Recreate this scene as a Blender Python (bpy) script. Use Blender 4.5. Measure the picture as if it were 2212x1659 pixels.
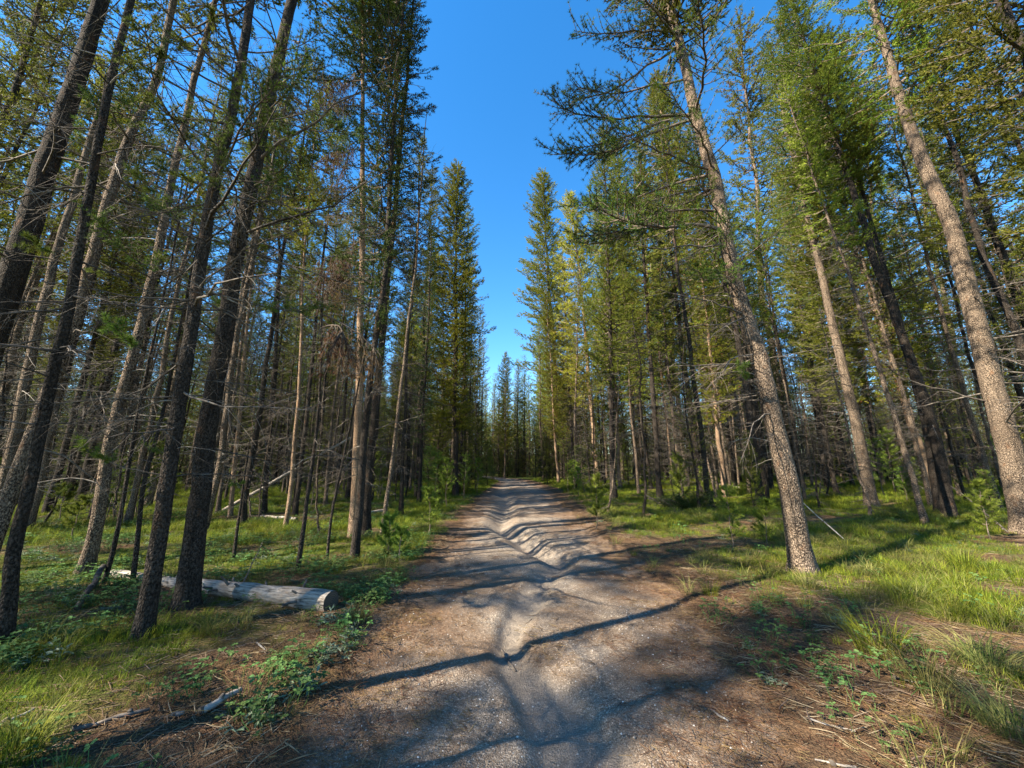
import bpy, math, random
import numpy as np
from mathutils import Vector, Matrix, Euler

R = math.radians
random.seed(7)
RNG = np.random.default_rng(11)
for o in list(bpy.data.objects):
    bpy.data.objects.remove(o)
SC = bpy.context.scene
COL = SC.collection

# ------------------------------------------------------------------ camera, sky, sun, exposure
CAM_H, PITCH, FPX = 1.55, R(13.2), 815.0        # focal length in pixels of a 2212 px wide picture
cd = bpy.data.cameras.new('camera')
cd.sensor_width = 36.0
cd.lens = 36.0 * FPX / 2212.0
cd.clip_start, cd.clip_end = 0.05, 2000.0
cam = bpy.data.objects.new('camera', cd)
COL.objects.link(cam)
cam.location = (0, 0, CAM_H)
cam.rotation_euler = (R(90) + PITCH, 0, 0)
SC.camera = cam

SUN_ELEV = R(38)
SUN_HEAD = R(62)                                  # heading of the sunlight, clockwise from +Y
light_dir = Vector((math.sin(SUN_HEAD) * math.cos(SUN_ELEV), math.cos(SUN_HEAD) * math.cos(SUN_ELEV), -math.sin(SUN_ELEV)))
W = bpy.data.worlds.new('World')
SC.world = W
W.use_nodes = True
wn = W.node_tree
bg = wn.nodes['Background']
sky = wn.nodes.new('ShaderNodeTexSky')
sky.sky_type = 'NISHITA'
sky.sun_disc = False
sky.sun_elevation = SUN_ELEV
sky.sun_rotation = math.atan2(-light_dir.x, -light_dir.y)
sky.altitude = 2000
sky.air_density = 1.35
sky.dust_density = 0.2
sky.ozone_density = 2.0
hsv = wn.nodes.new('ShaderNodeHueSaturation')
hsv.inputs['Saturation'].default_value = 1.36
wn.links.new(sky.outputs[0], hsv.inputs['Color'])
wn.links.new(hsv.outputs[0], bg.inputs[0])
bg.inputs[1].default_value = 0.10
sd = bpy.data.lights.new('sun', 'SUN')
sd.energy = 5.0
sd.angle = R(0.5)
sd.color = (1.0, 0.89, 0.71)
sun = bpy.data.objects.new('sun', sd)
COL.objects.link(sun)
sun.rotation_euler = light_dir.to_track_quat('-Z', 'Y').to_euler()
SC.view_settings.view_transform = 'Standard'
SC.view_settings.look = 'None'
SC.view_settings.gamma = 1.0
SC.view_settings.exposure = 1.95
SC.cycles.max_bounces = 6
SC.cycles.diffuse_bounces = 3
SC.cycles.transparent_max_bounces = 4

# ------------------------------------------------------------------ small maths helpers
def vnoise(x, y, seed=0):
    x = np.asarray(x, float); y = np.asarray(y, float)
    xi = np.floor(x).astype(np.int64); yi = np.floor(y).astype(np.int64)
    fx = x - xi; fy = y - yi
    fx = fx * fx * (3 - 2 * fx); fy = fy * fy * (3 - 2 * fy)
    def h(a, b):
        n = (a * 374761393 + b * 668265263 + seed * 1274126177) & 0xFFFFFFFF
        n = ((n ^ (n >> 13)) * 1274126177) & 0xFFFFFFFF
        return ((n ^ (n >> 16)) & 0xFFFF) / 65535.0
    a = h(xi, yi); b = h(xi + 1, yi); c = h(xi, yi + 1); d = h(xi + 1, yi + 1)
    return (a * (1 - fx) + b * fx) * (1 - fy) + (c * (1 - fx) + d * fx) * fy

def fbm(x, y, seed=0, octv=4):
    s = 0; a = 0.5; f = 1.0; t = 0
    for k in range(octv):
        s = s + a * vnoise(np.asarray(x) * f + 13.7 * k, np.asarray(y) * f - 7.3 * k, seed + k)
        t += a; a *= 0.5; f *= 2.03
    return s / t

def sstep(a, b, v):
    t = np.clip((np.asarray(v, float) - a) / (b - a), 0, 1)
    return t * t * (3 - 2 * t)

def ray(px, py):
    X = (px - 1106.0) / FPX; Z = (829.5 - py) / FPX
    return np.array([X, math.cos(PITCH) - Z * math.sin(PITCH), math.sin(PITCH) + Z * math.cos(PITCH)])

def macro(x, y):
    """large shape of the forest floor"""
    x = np.asarray(x, float); y = np.asarray(y, float)
    return (0.50 * sstep(12, 55, y) + 11.0 * sstep(55, 235, y) + 0.012 * np.clip(x, 0, 40) * sstep(3, 14, y)
            - 0.008 * np.clip(-x - 3, 0, 40))

def at(px, py):
    """point of the forest floor that is seen at a point of the photograph"""
    d = ray(px, py); t = 1.0
    for k in range(4000):
        P = np.array([0, 0, CAM_H]) + t * d
        if P[2] <= macro(P[0], P[1]) or P[1] > 90:
            break
        t += 0.01 if t < 12 else 0.05
    return P

EDGE = [(1659, 590, 1660), (1500, 690, 1610), (1400, 785, 1560), (1300, 862, 1490), (1200, 930, 1375), (1150, 968, 1295),
        (1100, 1012, 1228), (1060, 1052, 1192), (1042, 1080, 1148)]
GUL = [(1659, 1300), (1560, 1235), (1480, 1180), (1420, 1122), (1385, 1100), (1340, 1108), (1270, 1150), (1225, 1196), (1205, 1212),
       (1185, 1168), (1150, 1112), (1130, 1080), (1110, 1085), (1085, 1095), (1060, 1082)]
ey, el, er = [], [], []
for (py, a, b) in EDGE:
    pa = at(a, py); pb = at(b, py)
    ey.append(pa[1]); el.append(pa[0]); er.append(pb[0])
ey = [-30.0, 0.0] + ey + [62, 75, 95]
el = [el[0] + 0.2, el[0] + 0.1] + el + [el[-1] - 1.5, el[-1] - 7, el[-1] - 20]
er = [er[0], er[0]] + er + [er[-1] - 1.2, er[-1] - 6.5, er[-1] - 19]
gy, gx = [], []
for (py, a) in GUL:
    p = at(a, py); gy.append(p[1]); gx.append(p[0])
gy = [-5.0] + gy + [60]; gx = [gx[0] + 0.9] + gx + [gx[-1]]

def trail_lr(y):
    return np.interp(y, ey, el), np.interp(y, ey, er)

def trail_d(x, y):
    """signed distance outside the trail's edge (negative on the trail)"""
    l, r = trail_lr(y)
    return np.maximum(l - x, x - r)

def trail_mask(x, y):
    d = trail_d(x, y) + 0.7 * (fbm(x * 1.1, y * 0.9, 5) - 0.5) + 0.25 * (fbm(x * 5, y * 4, 9) - 0.5)
    return 1 - sstep(-0.28, 0.22, d)

def gully(x, y):
    c = np.interp(y, gy, gx) + 0.10 * (fbm(y * 1.3, y * 0 + 3, 21) - 0.5)
    dep = np.interp(y, [-5, 2, 3.6, 4.4, 5.2, 6.5, 7.6, 9, 12, 17, 22, 30, 45], [.065, .07, .075, .095, .07, .07, .18, .25, .26, .23, .18, .1, .02])
    hw = np.interp(y, [0, 2.4, 3.4, 4.2, 5.2, 6.6, 8, 12, 25, 45], [.30, .28, .20, .12, .17, .14, .14, .18, .24, .25])
    soft = np.interp(y, [0, 6, 8, 25], [.06, .12, .40, .55])
    d = np.abs(x - c) + 0.12 * (fbm(x * 1.4, y * 1.4, 31, 3) - 0.5)
    m = 1 - sstep(hw - soft * 0.5, hw + soft, d)
    return m, dep

def height(x, y):
    x = np.asarray(x, float); y = np.asarray(y, float)
    tm = trail_mask(x, y)
    g, dep = gully(x, y)
    z = macro(x, y)
    z = z + 0.16 * (fbm(x * 0.35, y * 0.35, 41, 3) - 0.5) * (1 - 0.75 * tm)
    z = z + 0.05 * (fbm(x * 1.7, y * 1.7, 43, 3) - 0.5) * (1 - 0.3 * tm)
    # humps of the worn trail
    z = z + tm * (0.075 * (fbm(x * 0.55 + 2, y * 0.75, 47, 2) - 0.45)) * (0.35 + 0.65 * sstep(6, 9, y))
    z = z + tm * 0.022 * (fbm(x * 5, y * 5, 49, 3) - 0.5)
    z = z - 0.05 * tm - g * dep + g * 0.02 * (fbm(x * 9, y * 9, 51, 2) - 0.5)
    return z

def grass_amount(x, y):
    """how much of the floor is green: 0 bare needle litter .. 1 thick grass"""
    d = trail_d(x, y)
    n = fbm(x * 0.55, y * 0.55, 61, 4)
    n2 = fbm(x * 1.6, y * 1.6, 67, 3)
    base = sstep(0.36, 0.58, 0.7 * n + 0.3 * n2 + 0.05)
    right = (x > 0)
    near = np.where(right, sstep(0.55, 1.35, d + 0.9 * (n2 - 0.5)), sstep(0.0, 0.55, d + 0.5 * (n2 - 0.5)))
    # needle litter strip left of the trail round the log end, and right of the trail in front
    strip = np.where(right, 0, np.exp(-((d - 0.9) / 0.55) ** 2) * sstep(2.5, 3.4, y) * (1 - sstep(6, 8, y)) * 0.75)
    litr = np.where(right, (1 - sstep(4.4, 6.0, y)) * (1 - sstep(1.5, 2.9, d + 1.4 * (n2 - .5))) * 0.9, 0)
    mid = np.where(right, sstep(5, 6, y) * (1 - sstep(9, 12, y)) * (1 - sstep(1.2, 3.0, d)) * 0.5, 0)
    return np.clip(base * near * (1 - strip) * (1 - litr) * (1 - mid), 0, 1)

# ------------------------------------------------------------------ materials
def new_mat(name):
    m = bpy.data.materials.new(name); m.use_nodes = True
    nt = m.node_tree
    return m, nt, nt.nodes['Principled BSDF']

def ramp(nt, fac, stops):
    n = nt.nodes.new('ShaderNodeValToRGB')
    while len(n.color_ramp.elements) < len(stops):
        n.color_ramp.elements.new(0.5)
    for e, (p, c) in zip(n.color_ramp.elements, stops):
        e.position = p; e.color = (*c, 1) if len(c) == 3 else c
    nt.links.new(fac, n.inputs[0])
    return n.outputs[0]

def noise(nt, vec, scale, detail=3, rough=0.55, dist=0.0):
    n = nt.nodes.new('ShaderNodeTexNoise')
    n.inputs['Scale'].default_value = scale; n.inputs['Detail'].default_value = detail
    n.inputs['Roughness'].default_value = rough; n.inputs['Distortion'].default_value = dist
    if vec is not None: nt.links.new(vec, n.inputs['Vector'])
    return n.outputs['Fac']

def mix(nt, fac, a, b, mode='MIX'):
    n = nt.nodes.new('ShaderNodeMix'); n.data_type = 'RGBA'; n.blend_type = mode
    for sock, v in ((n.inputs['Factor'], fac), (n.inputs['A'], a), (n.inputs['B'], b)):
        if isinstance(v, (int, float)): sock.default_value = v
        elif isinstance(v, tuple): sock.default_value = (*v, 1)
        else: nt.links.new(v, sock)
    return n.outputs['Result']

def math_n(nt, op, a, b=0.0, c=0.0):
    n = nt.nodes.new('ShaderNodeMath'); n.operation = op
    for k, v in enumerate((a, b, c)):
        if isinstance(v, (int, float)): n.inputs[k].default_value = v
        else: nt.links.new(v, n.inputs[k])
    return n.outputs[0]

def coords(nt, kind='Object', scale=(1, 1, 1)):
    t = nt.nodes.new('ShaderNodeTexCoord')
    mp = nt.nodes.new('ShaderNodeMapping')
    mp.inputs['Scale'].default_value = scale
    nt.links.new(t.outputs[kind], mp.inputs['Vector'])
    return mp.outputs[0]

def bump(nt, bsdf, h, strength=0.5, dist=0.02):
    b = nt.nodes.new('ShaderNodeBump')
    b.inputs['Strength'].default_value = strength; b.inputs['Distance'].default_value = dist
    nt.links.new(h, b.inputs['Height']); nt.links.new(b.outputs[0], bsdf.inputs['Normal'])

def bark_mat(name, light, mid, dark, spot=0.55, red=(0.20, 0.10, 0.05)):
    m, nt, b = new_mat(name)
    v = coords(nt, 'Object', (1, 1, 0.62))
    w = nt.nodes.new('ShaderNodeTexVoronoi'); w.feature = 'F1'
    w.inputs['Scale'].default_value = 38; w.inputs['Randomness'].default_value = 1.0
    wob = noise(nt, v, 30, 2)
    add = nt.nodes.new('ShaderNodeVectorMath'); add.operation = 'ADD'
    sc = nt.nodes.new('ShaderNodeVectorMath'); sc.operation = 'SCALE'; sc.inputs['Scale'].default_value = 0.02
    cn = nt.nodes.new('ShaderNodeTexNoise'); cn.inputs['Scale'].default_value = 34; nt.links.new(v, cn.inputs['Vector'])
    nt.links.new(cn.outputs['Color'], sc.inputs[0]); nt.links.new(v, add.inputs[0]); nt.links.new(sc.outputs[0], add.inputs[1])
    nt.links.new(add.outputs[0], w.inputs['Vector'])
    v2 = nt.nodes.new('ShaderNodeTexVoronoi'); v2.feature = 'DISTANCE_TO_EDGE'; v2.inputs['Scale'].default_value = 34
    nt.links.new(add.outputs[0], v2.inputs['Vector'])
    flake = ramp(nt, w.outputs['Distance'], [(0.05, dark), (0.28, mid), (0.62, light)])
    patch = noise(nt, v, 62, 3, 0.7)
    pr = ramp(nt, patch, [(spot - 0.08, (0, 0, 0)), (spot + 0.04, (1, 1, 1))])
    c1 = mix(nt, pr, dark, flake)
    big = noise(nt, v, 3.0, 4)
    c2 = mix(nt, ramp(nt, big, [(0.45, (0, 0, 0)), (0.7, (0.7, 0.7, 0.7))]), c1, mid)
    redn = noise(nt, v, 7.0, 3)
    c3 = mix(nt, ramp(nt, redn, [(0.60, (0, 0, 0)), (0.75, (0.55, 0.55, 0.55))]), c2, red)
    streak = noise(nt, coords(nt, 'Object', (9, 9, 1.1)), 1.6, 4, 0.6)
    c3 = mix(nt, ramp(nt, streak, [(0.52, (0, 0, 0)), (0.68, (0.65, 0.65, 0.65))]), c3, dark)
    tone = noise(nt, v, 0.9, 3)
    c3 = mix(nt, 1.0, c3, ramp(nt, tone, [(0.32, (0.62, 0.60, 0.58)), (0.66, (1.1, 1.08, 1.05))]), 'MULTIPLY')
    edge = ramp(nt, v2.outputs['Distance'], [(0.0, (0.35, 0.35, 0.35)), (0.09, (1, 1, 1))])
    c4 = mix(nt, 1.0, c3, edge, 'MULTIPLY')
    nt.links.new(c4, b.inputs['Base Color'])
    b.inputs['Roughness'].default_value = 0.95
    b.inputs['Specular IOR Level'].default_value = 0.15
    hh = math_n(nt, 'ADD', math_n(nt, 'MULTIPLY', v2.outputs['Distance'], 1.6), math_n(nt, 'MULTIPLY', patch, 0.6))
    bump(nt, b, hh, 0.9, 0.02)
    return m

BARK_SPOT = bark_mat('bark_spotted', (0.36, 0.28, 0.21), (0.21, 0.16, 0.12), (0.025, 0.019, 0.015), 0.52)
BARK_SHADED = bark_mat('bark_shaded', (0.08, 0.066, 0.055), (0.042, 0.034, 0.028), (0.012, 0.010, 0.008), 0.48)  # bark colour darkened to carry the shade on the near left trunks
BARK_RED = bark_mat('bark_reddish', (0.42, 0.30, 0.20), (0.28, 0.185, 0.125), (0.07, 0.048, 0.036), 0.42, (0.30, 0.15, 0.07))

def wood_mat(name, a, b_, c):
    m, nt, b = new_mat(name)
    v = coords(nt, 'Object', (1, 1, 1))
    n = noise(nt, v, 14, 4)
    col = ramp(nt, n, [(0.3, a), (0.5, b_), (0.72, c)])
    oi = nt.nodes.new('ShaderNodeObjectInfo')
    k = math_n(nt, 'MULTIPLY_ADD', oi.outputs['Random'], 0.7, 0.65)
    col2 = mix(nt, 1.0, col, k, 'MULTIPLY')
    nt.links.new(col2, b.inputs['Base Color'])
    b.inputs['Roughness'].default_value = 0.9; b.inputs['Specular IOR Level'].default_value = 0.2
    bump(nt, b, noise(nt, v, 60, 3), 0.4, 0.01)
    return m
TWIG = wood_mat('dead_twig', (0.035, 0.029, 0.025), (0.08, 0.067, 0.056), (0.18, 0.155, 0.13))
TWIG_PALE = wood_mat('bleached_twig', (0.11, 0.095, 0.08), (0.21, 0.185, 0.16), (0.34, 0.31, 0.27))
LIMB = wood_mat('live_limb', (0.05, 0.04, 0.032), (0.11, 0.085, 0.065), (0.19, 0.15, 0.115))

def log_mat():
    m, nt, b = new_mat('weathered_log_wood')
    v = coords(nt, 'Object', (2.2, 22, 22))
    n = noise(nt, v, 2.2, 5, 0.65)
    n2 = noise(nt, coords(nt, 'Object'), 5, 4)
    col = ramp(nt, n, [(0.36, (0.05, 0.042, 0.034)), (0.47, (0.22, 0.19, 0.158)), (0.68, (0.40, 0.36, 0.31))])
    col = mix(nt, ramp(nt, n2, [(0.5, (0, 0, 0)), (0.7, (0.8, 0.8, 0.8))]), col, (0.22, 0.16, 0.11))
    nt.links.new(col, b.inputs['Base Color']); b.inputs['Roughness'].default_value = 0.9
    bump(nt, b, n, 0.6, 0.02)
    return m
LOGW = log_mat()
m_, nt_, b_ = new_mat('log_end_grain')
vv = coords(nt_, 'Object')
wv = nt_.nodes.new('ShaderNodeTexWave'); wv.wave_type = 'RINGS'; wv.rings_direction = 'X'
wv.inputs['Scale'].default_value = 16; wv.inputs['Distortion'].default_value = 2.5
nt_.links.new(vv, wv.inputs['Vector'])
nt_.links.new(ramp(nt_, wv.outputs['Fac'], [(0, (0.035, 0.026, 0.018)), (1, (0.095, 0.07, 0.048))]), b_.inputs['Base Color'])
b_.inputs['Roughness'].default_value = 0.95
LOGEND = m_

def leaf_mat(name, cols, scale=1.2, brown=(0.20, 0.11, 0.035), brown_at=0.72, trans=0.3, objvar=0.25, islands=True, sheen=0.08):
    """needles and leaves: clumped hue, a brown share, per-plant variation and light passing through"""
    m, nt, b = new_mat(name)
    v = coords(nt, 'Object')
    n = noise(nt, v, scale, 3, 0.6)
    fac = n
    if islands:
        g = nt.nodes.new('ShaderNodeNewGeometry')
        fac = math_n(nt, 'MULTIPLY_ADD', g.outputs['Random Per Island'], 0.40, math_n(nt, 'SUBTRACT', n, 0.17))
    col = ramp(nt, fac, [(0.25, cols[0]), (0.5, cols[1]), (0.72, cols[2])])
    if brown:
        nb = noise(nt, v, scale * 0.9 + 0.37, 4, 0.6, 0.4)
        col = mix(nt, ramp(nt, nb, [(brown_at - 0.1, (0, 0, 0)), (brown_at, (0.9, 0.9, 0.9))]), col, brown)
    oi = nt.nodes.new('ShaderNodeObjectInfo')
    hs = nt.nodes.new('ShaderNodeHueSaturation')
    nt.links.new(math_n(nt, 'MULTIPLY_ADD', oi.outputs['Random'], 0.05, 0.475), hs.inputs['Hue'])
    nt.links.new(math_n(nt, 'MULTIPLY_ADD', oi.outputs['Random'], objvar * 2, 1 - objvar), hs.inputs['Value'])
    nt.links.new(col, hs.inputs['Color'])
    col = hs.outputs[0]
    nt.links.new(col, b.inputs['Base Color'])
    b.inputs['Roughness'].default_value = 0.55; b.inputs['Specular IOR Level'].default_value = sheen
    tr = nt.nodes.new('ShaderNodeBsdfTranslucent'); nt.links.new(col, tr.inputs['Color'])
    ms = nt.nodes.new('ShaderNodeMixShader'); ms.inputs[0].default_value = trans
    out = nt.nodes['Material Output']
    nt.links.new(b.outputs[0], ms.inputs[1]); nt.links.new(tr.outputs[0], ms.inputs[2]); nt.links.new(ms.outputs[0], out.inputs[0])
    return m
NEEDLE = leaf_mat('pine_needles', ((0.045, 0.062, 0.012), (0.122, 0.142, 0.02), (0.215, 0.22, 0.036)), 1.1, (0.20, 0.13, 0.04), 0.74)
NEEDLE_Y = leaf_mat('yellow_green_needles', ((0.075, 0.105, 0.012), (0.175, 0.215, 0.024), (0.28, 0.30, 0.04)), 0.9, (0.25, 0.16, 0.045), 0.74)
NEEDLE_GOLD = leaf_mat('golden_needles', ((0.12, 0.12, 0.016), (0.28, 0.255, 0.03), (0.40, 0.34, 0.05)), 0.9, (0.36, 0.21, 0.055), 0.66)
NEEDLE_D = leaf_mat('dark_pine_needles', ((0.022, 0.042, 0.014), (0.05, 0.078, 0.022), (0.09, 0.115, 0.03)), 1.3, (0.14, 0.085, 0.035), 0.70)
NEEDLE_N = leaf_mat('near_pine_needles', ((0.035, 0.065, 0.014), (0.085, 0.13, 0.02), (0.16, 0.20, 0.035)), 2.5, (0.20, 0.11, 0.035), 0.78)
NEEDLE_B = leaf_mat('brown_dead_needles', ((0.05, 0.032, 0.015), (0.13, 0.073, 0.027), (0.22, 0.125, 0.045)), 2.0, None, trans=0.2)
NEEDLE_YOUNG = leaf_mat('sapling_needles', ((0.055, 0.09, 0.014), (0.115, 0.165, 0.024), (0.20, 0.25, 0.04)), 4, (0.22, 0.14, 0.03), 0.85)
GRASS = leaf_mat('grass_blades', ((0.045, 0.07, 0.010), (0.125, 0.16, 0.016), (0.25, 0.265, 0.03)), 3, (0.24, 0.20, 0.07), 0.72, 0.35, 0.3)
GRASS_DRY = leaf_mat('dry_grass_blades', ((0.06, 0.08, 0.018), (0.135, 0.14, 0.04), (0.25, 0.215, 0.08)), 3, (0.32, 0.24, 0.10), 0.62, 0.3, 0.25)
LEAF = leaf_mat('small_broad_leaves', ((0.04, 0.085, 0.025), (0.075, 0.14, 0.04), (0.12, 0.19, 0.06)), 6, None, 0.7, 0.3, 0.25)
SILVER = leaf_mat('silvery_herb_leaves', ((0.10, 0.15, 0.09), (0.17, 0.22, 0.14), (0.24, 0.28, 0.19)), 6, None, 0.7, 0.25, 0.2)
LITTER = leaf_mat('fallen_needles', ((0.07, 0.038, 0.019), (0.14, 0.078, 0.038), (0.24, 0.15, 0.08)), 9, None, 0.7, 0.05, 0.3)
STICKS = leaf_mat('fallen_twigs', ((0.06, 0.04, 0.026), (0.12, 0.082, 0.052), (0.24, 0.18, 0.125)), 9, None, 0.7, 0.0, 0.35)

def ground_mat():
    m, nt, b = new_mat('forest_floor')
    v = coords(nt, 'Object')
    at_t = nt.nodes.new('ShaderNodeAttribute'); at_t.attribute_name = 'trail'
    at_g = nt.nodes.new('ShaderNodeAttribute'); at_g.attribute_name = 'green'
    at_c = nt.nodes.new('ShaderNodeAttribute'); at_c.attribute_name = 'gully'
    at_n = nt.nodes.new('ShaderNodeAttribute'); at_n.attribute_name = 'needles'
    big = noise(nt, v, 1.4, 5, 0.6); mid = noise(nt, v, 9, 4, 0.65); grit = noise(nt, v, 130, 2, 0.7); grit2 = noise(nt, v, 55, 3, 0.75)
    # forest soil and needle duff
    duff = ramp(nt, grit2, [(0.3, (0.035, 0.022, 0.014)), (0.5, (0.11, 0.066, 0.036)), (0.68, (0.21, 0.135, 0.078))])
    duff = mix(nt, ramp(nt, mid, [(0.4, (0, 0, 0)), (0.7, (0.8, 0.8, 0.8))]), duff, (0.06, 0.042, 0.028))
    moss = ramp(nt, mid, [(0.3, (0.035, 0.052, 0.010)), (0.5, (0.075, 0.10, 0.016)), (0.7, (0.12, 0.14, 0.025))])
    floor = mix(nt, at_g.outputs['Fac'], duff, moss)
    # trail: pale gravelly sand with speckle, reddish needle drift at the sides
    sand = ramp(nt, big, [(0.3, (0.235, 0.188, 0.145)), (0.5, (0.315, 0.262, 0.208)), (0.7, (0.40, 0.345, 0.285))])
    vor = nt.nodes.new('ShaderNodeTexVoronoi'); vor.inputs['Scale'].default_value = 95; nt.links.new(v, vor.inputs['Vector'])
    vc = nt.nodes.new('ShaderNodeSeparateColor'); nt.links.new(vor.outputs['Color'], vc.inputs[0])
    grain = ramp(nt, vc.outputs[0], [(0.0, (0.42, 0.40, 0.38)), (0.45, (0.85, 0.84, 0.83)), (0.85, (1.05, 1.03, 1.0)), (0.97, (1.9, 1.9, 1.9))])
    gravel = mix(nt, 0.9, sand, grain, 'MULTIPLY')
    gravel = mix(nt, ramp(nt, grit, [(0.38, (0.85, 0.85, 0.85)), (0.55, (0, 0, 0))]), gravel, (0.09, 0.068, 0.052))
    silt = ramp(nt, mid, [(0.3, (0.19, 0.16, 0.13)), (0.7, (0.27, 0.235, 0.195))])
    gravel = mix(nt, math_n(nt, 'MULTIPLY', at_c.outputs['Fac'], 0.5), gravel, silt)
    red = ramp(nt, grit2, [(0.3, (0.06, 0.032, 0.019)), (0.55, (0.145, 0.08, 0.042)), (0.72, (0.25, 0.15, 0.08))])
    nd = math_n(nt, 'MULTIPLY', at_n.outputs['Fac'], math_n(nt, 'MULTIPLY_ADD', grit2, 2.2, -0.35))
    clamp = nt.nodes.new('ShaderNodeClamp'); nt.links.new(nd, clamp.inputs[0])
    gravel = mix(nt, clamp.outputs[0], gravel, red)
    tb = math_n(nt, 'ADD', at_t.outputs['Fac'], math_n(nt, 'MULTIPLY_ADD', mid, 0.7, -0.35))
    col = mix(nt, ramp(nt, tb, [(0.38, (0, 0, 0)), (0.62, (1, 1, 1))]), floor, gravel)
    nt.links.new(col, b.inputs['Base Color'])
    b.inputs['Roughness'].default_value = 1.0; b.inputs['Specular IOR Level'].default_value = 0.1
    h = math_n(nt, 'ADD', math_n(nt, 'MULTIPLY', grit2, 0.7), math_n(nt, 'MULTIPLY', vor.outputs['Distance'], 0.35))
    h = math_n(nt, 'ADD', h, math_n(nt, 'MULTIPLY', mid, 1.4))
    bump(nt, b, h, 0.85, 0.03)
    return m
GROUND = ground_mat()

# ------------------------------------------------------------------ mesh building
class MB:
    """collects vertices and polygons (numpy) and links them as one mesh"""
    def __init__(s):
        s.V = []; s.F = {3: [], 4: []}; s.M = {3: [], 4: []}; s.n = 0
    def add(s, V, F, mat=0):
        V = np.asarray(V, np.float32).reshape(-1, 3); F = np.asarray(F, np.int32)
        k = F.shape[1]
        s.V.append(V); s.F[k].append(F + s.n); s.M[k].append(np.full(len(F), mat, np.int32)); s.n += len(V)
    def merge(s, other, M4=None):
        """add a copy of another builder's geometry, moved by a 4x4 matrix"""
        V = np.concatenate(other.V)
        if M4 is not None:
            V = V @ M4[:3, :3].T.astype(np.float32) + M4[:3, 3].astype(np.float32)
        s.V.append(V.astype(np.float32))
        for k in (3, 4):
            for f, m in zip(other.F[k], other.M[k]):
                s.F[k].append(f + s.n); s.M[k].append(m)
        s.n += len(V)
    def mesh(s, name, mats, smooth=True):
        me = bpy.data.meshes.new(name)
        V = np.concatenate(s.V)
        f3 = np.concatenate(s.F[3]) if s.F[3] else np.zeros((0, 3), np.int32)
        f4 = np.concatenate(s.F[4]) if s.F[4] else np.zeros((0, 4), np.int32)
        mi = np.concatenate([*(s.M[3] or []), *(s.M[4] or [])]).astype(np.int32)
        me.vertices.add(len(V)); me.vertices.foreach_set('co', V.ravel())
        loops = np.concatenate([f3.ravel(), f4.ravel()])
        me.loops.add(len(loops)); me.loops.foreach_set('vertex_index', loops)
        n = len(f3) + len(f4)
        st = np.concatenate([np.arange(len(f3)) * 3, len(f3) * 3 + np.arange(len(f4)) * 4]).astype(np.int32)
        me.polygons.add(n); me.polygons.foreach_set('loop_start', st)
        me.polygons.foreach_set('material_index', mi)
        me.polygons.foreach_set('use_smooth', np.full(n, smooth, bool))
        for m in mats: me.materials.append(m)
        me.update(calc_edges=True); me.validate()
        return me
    def build(s, name, mats, parent=None, smooth=True):
        return put(name, s.mesh(name, mats, smooth), parent)

def put(name, me, parent=None, loc=None, rot=None, scl=None):
    o = bpy.data.objects.new(name, me); COL.objects.link(o)
    if parent is not None: o.parent = parent
    if loc is not None: o.location = loc
    if rot is not None: o.rotation_euler = rot
    if scl is not None: o.scale = scl if hasattr(scl, '__len__') else (scl,) * 3
    return o

def tag(o, label=None, cat=None, group=None, kind=None):
    if label: o['label'] = label
    if cat: o['category'] = cat
    if group: o['group'] = group
    if kind: o['kind'] = kind
    return o

def empty(name, loc):
    o = bpy.data.objects.new(name, None); COL.objects.link(o); o.location = loc; o.empty_display_size = 0.3
    return o

def tube(mb, P, rad, sides=6, mat=0, cap=True, rough=0.0, rng=RNG, lobes=None):
    P = np.asarray(P, float); rad = np.asarray(rad, float); n = len(P)
    T = np.gradient(P, axis=0); T /= np.linalg.norm(T, axis=1)[:, None] + 1e-9
    ref = np.array([0, 0, 1.0]) if abs(T[0][2]) < 0.8 else np.array([1.0, 0, 0])
    U = np.zeros((n, 3)); u = np.cross(T[0], ref)
    for i in range(n):
        u = u - T[i] * (u @ T[i]); u /= np.linalg.norm(u) + 1e-9; U[i] = u
    Vv = np.cross(T, U)
    a = np.linspace(0, 2 * np.pi, sides, endpoint=False)
    rr = rad[:, None] * np.ones(sides)
    if lobes is not None: rr = rr + lobes[:, None] * (0.5 + 0.5 * np.cos(4 * a + 1.3 + 0.6 * np.sin(a)))[None, :]
    if rough: rr = rr * (1 + rough * (rng.random((n, sides)) - 0.5))
    pts = P[:, None, :] + rr[..., None] * (np.cos(a)[None, :, None] * U[:, None, :] + np.sin(a)[None, :, None] * Vv[:, None, :])
    i = np.arange(n - 1)[:, None]; j = np.arange(sides)[None, :]; j2 = (j + 1) % sides
    F = np.stack([i * sides + j, i * sides + j2, (i + 1) * sides + j2, (i + 1) * sides + j], -1).reshape(-1, 4)
    mb.add(pts.reshape(-1, 3), F, mat)
    if cap:
        c = np.array([P[-1] + T[-1] * rad[-1] * 0.5]); base = (n - 1) * sides
        V = np.concatenate([pts[-1], c]); jj = np.arange(sides)
        mb.add(V, np.stack([jj, (jj + 1) % sides, np.full(sides, sides)], -1), mat)

def unit(v):
    v = np.asarray(v, float); return v / (np.linalg.norm(v, axis=-1, keepdims=True) + 1e-9)

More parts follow.
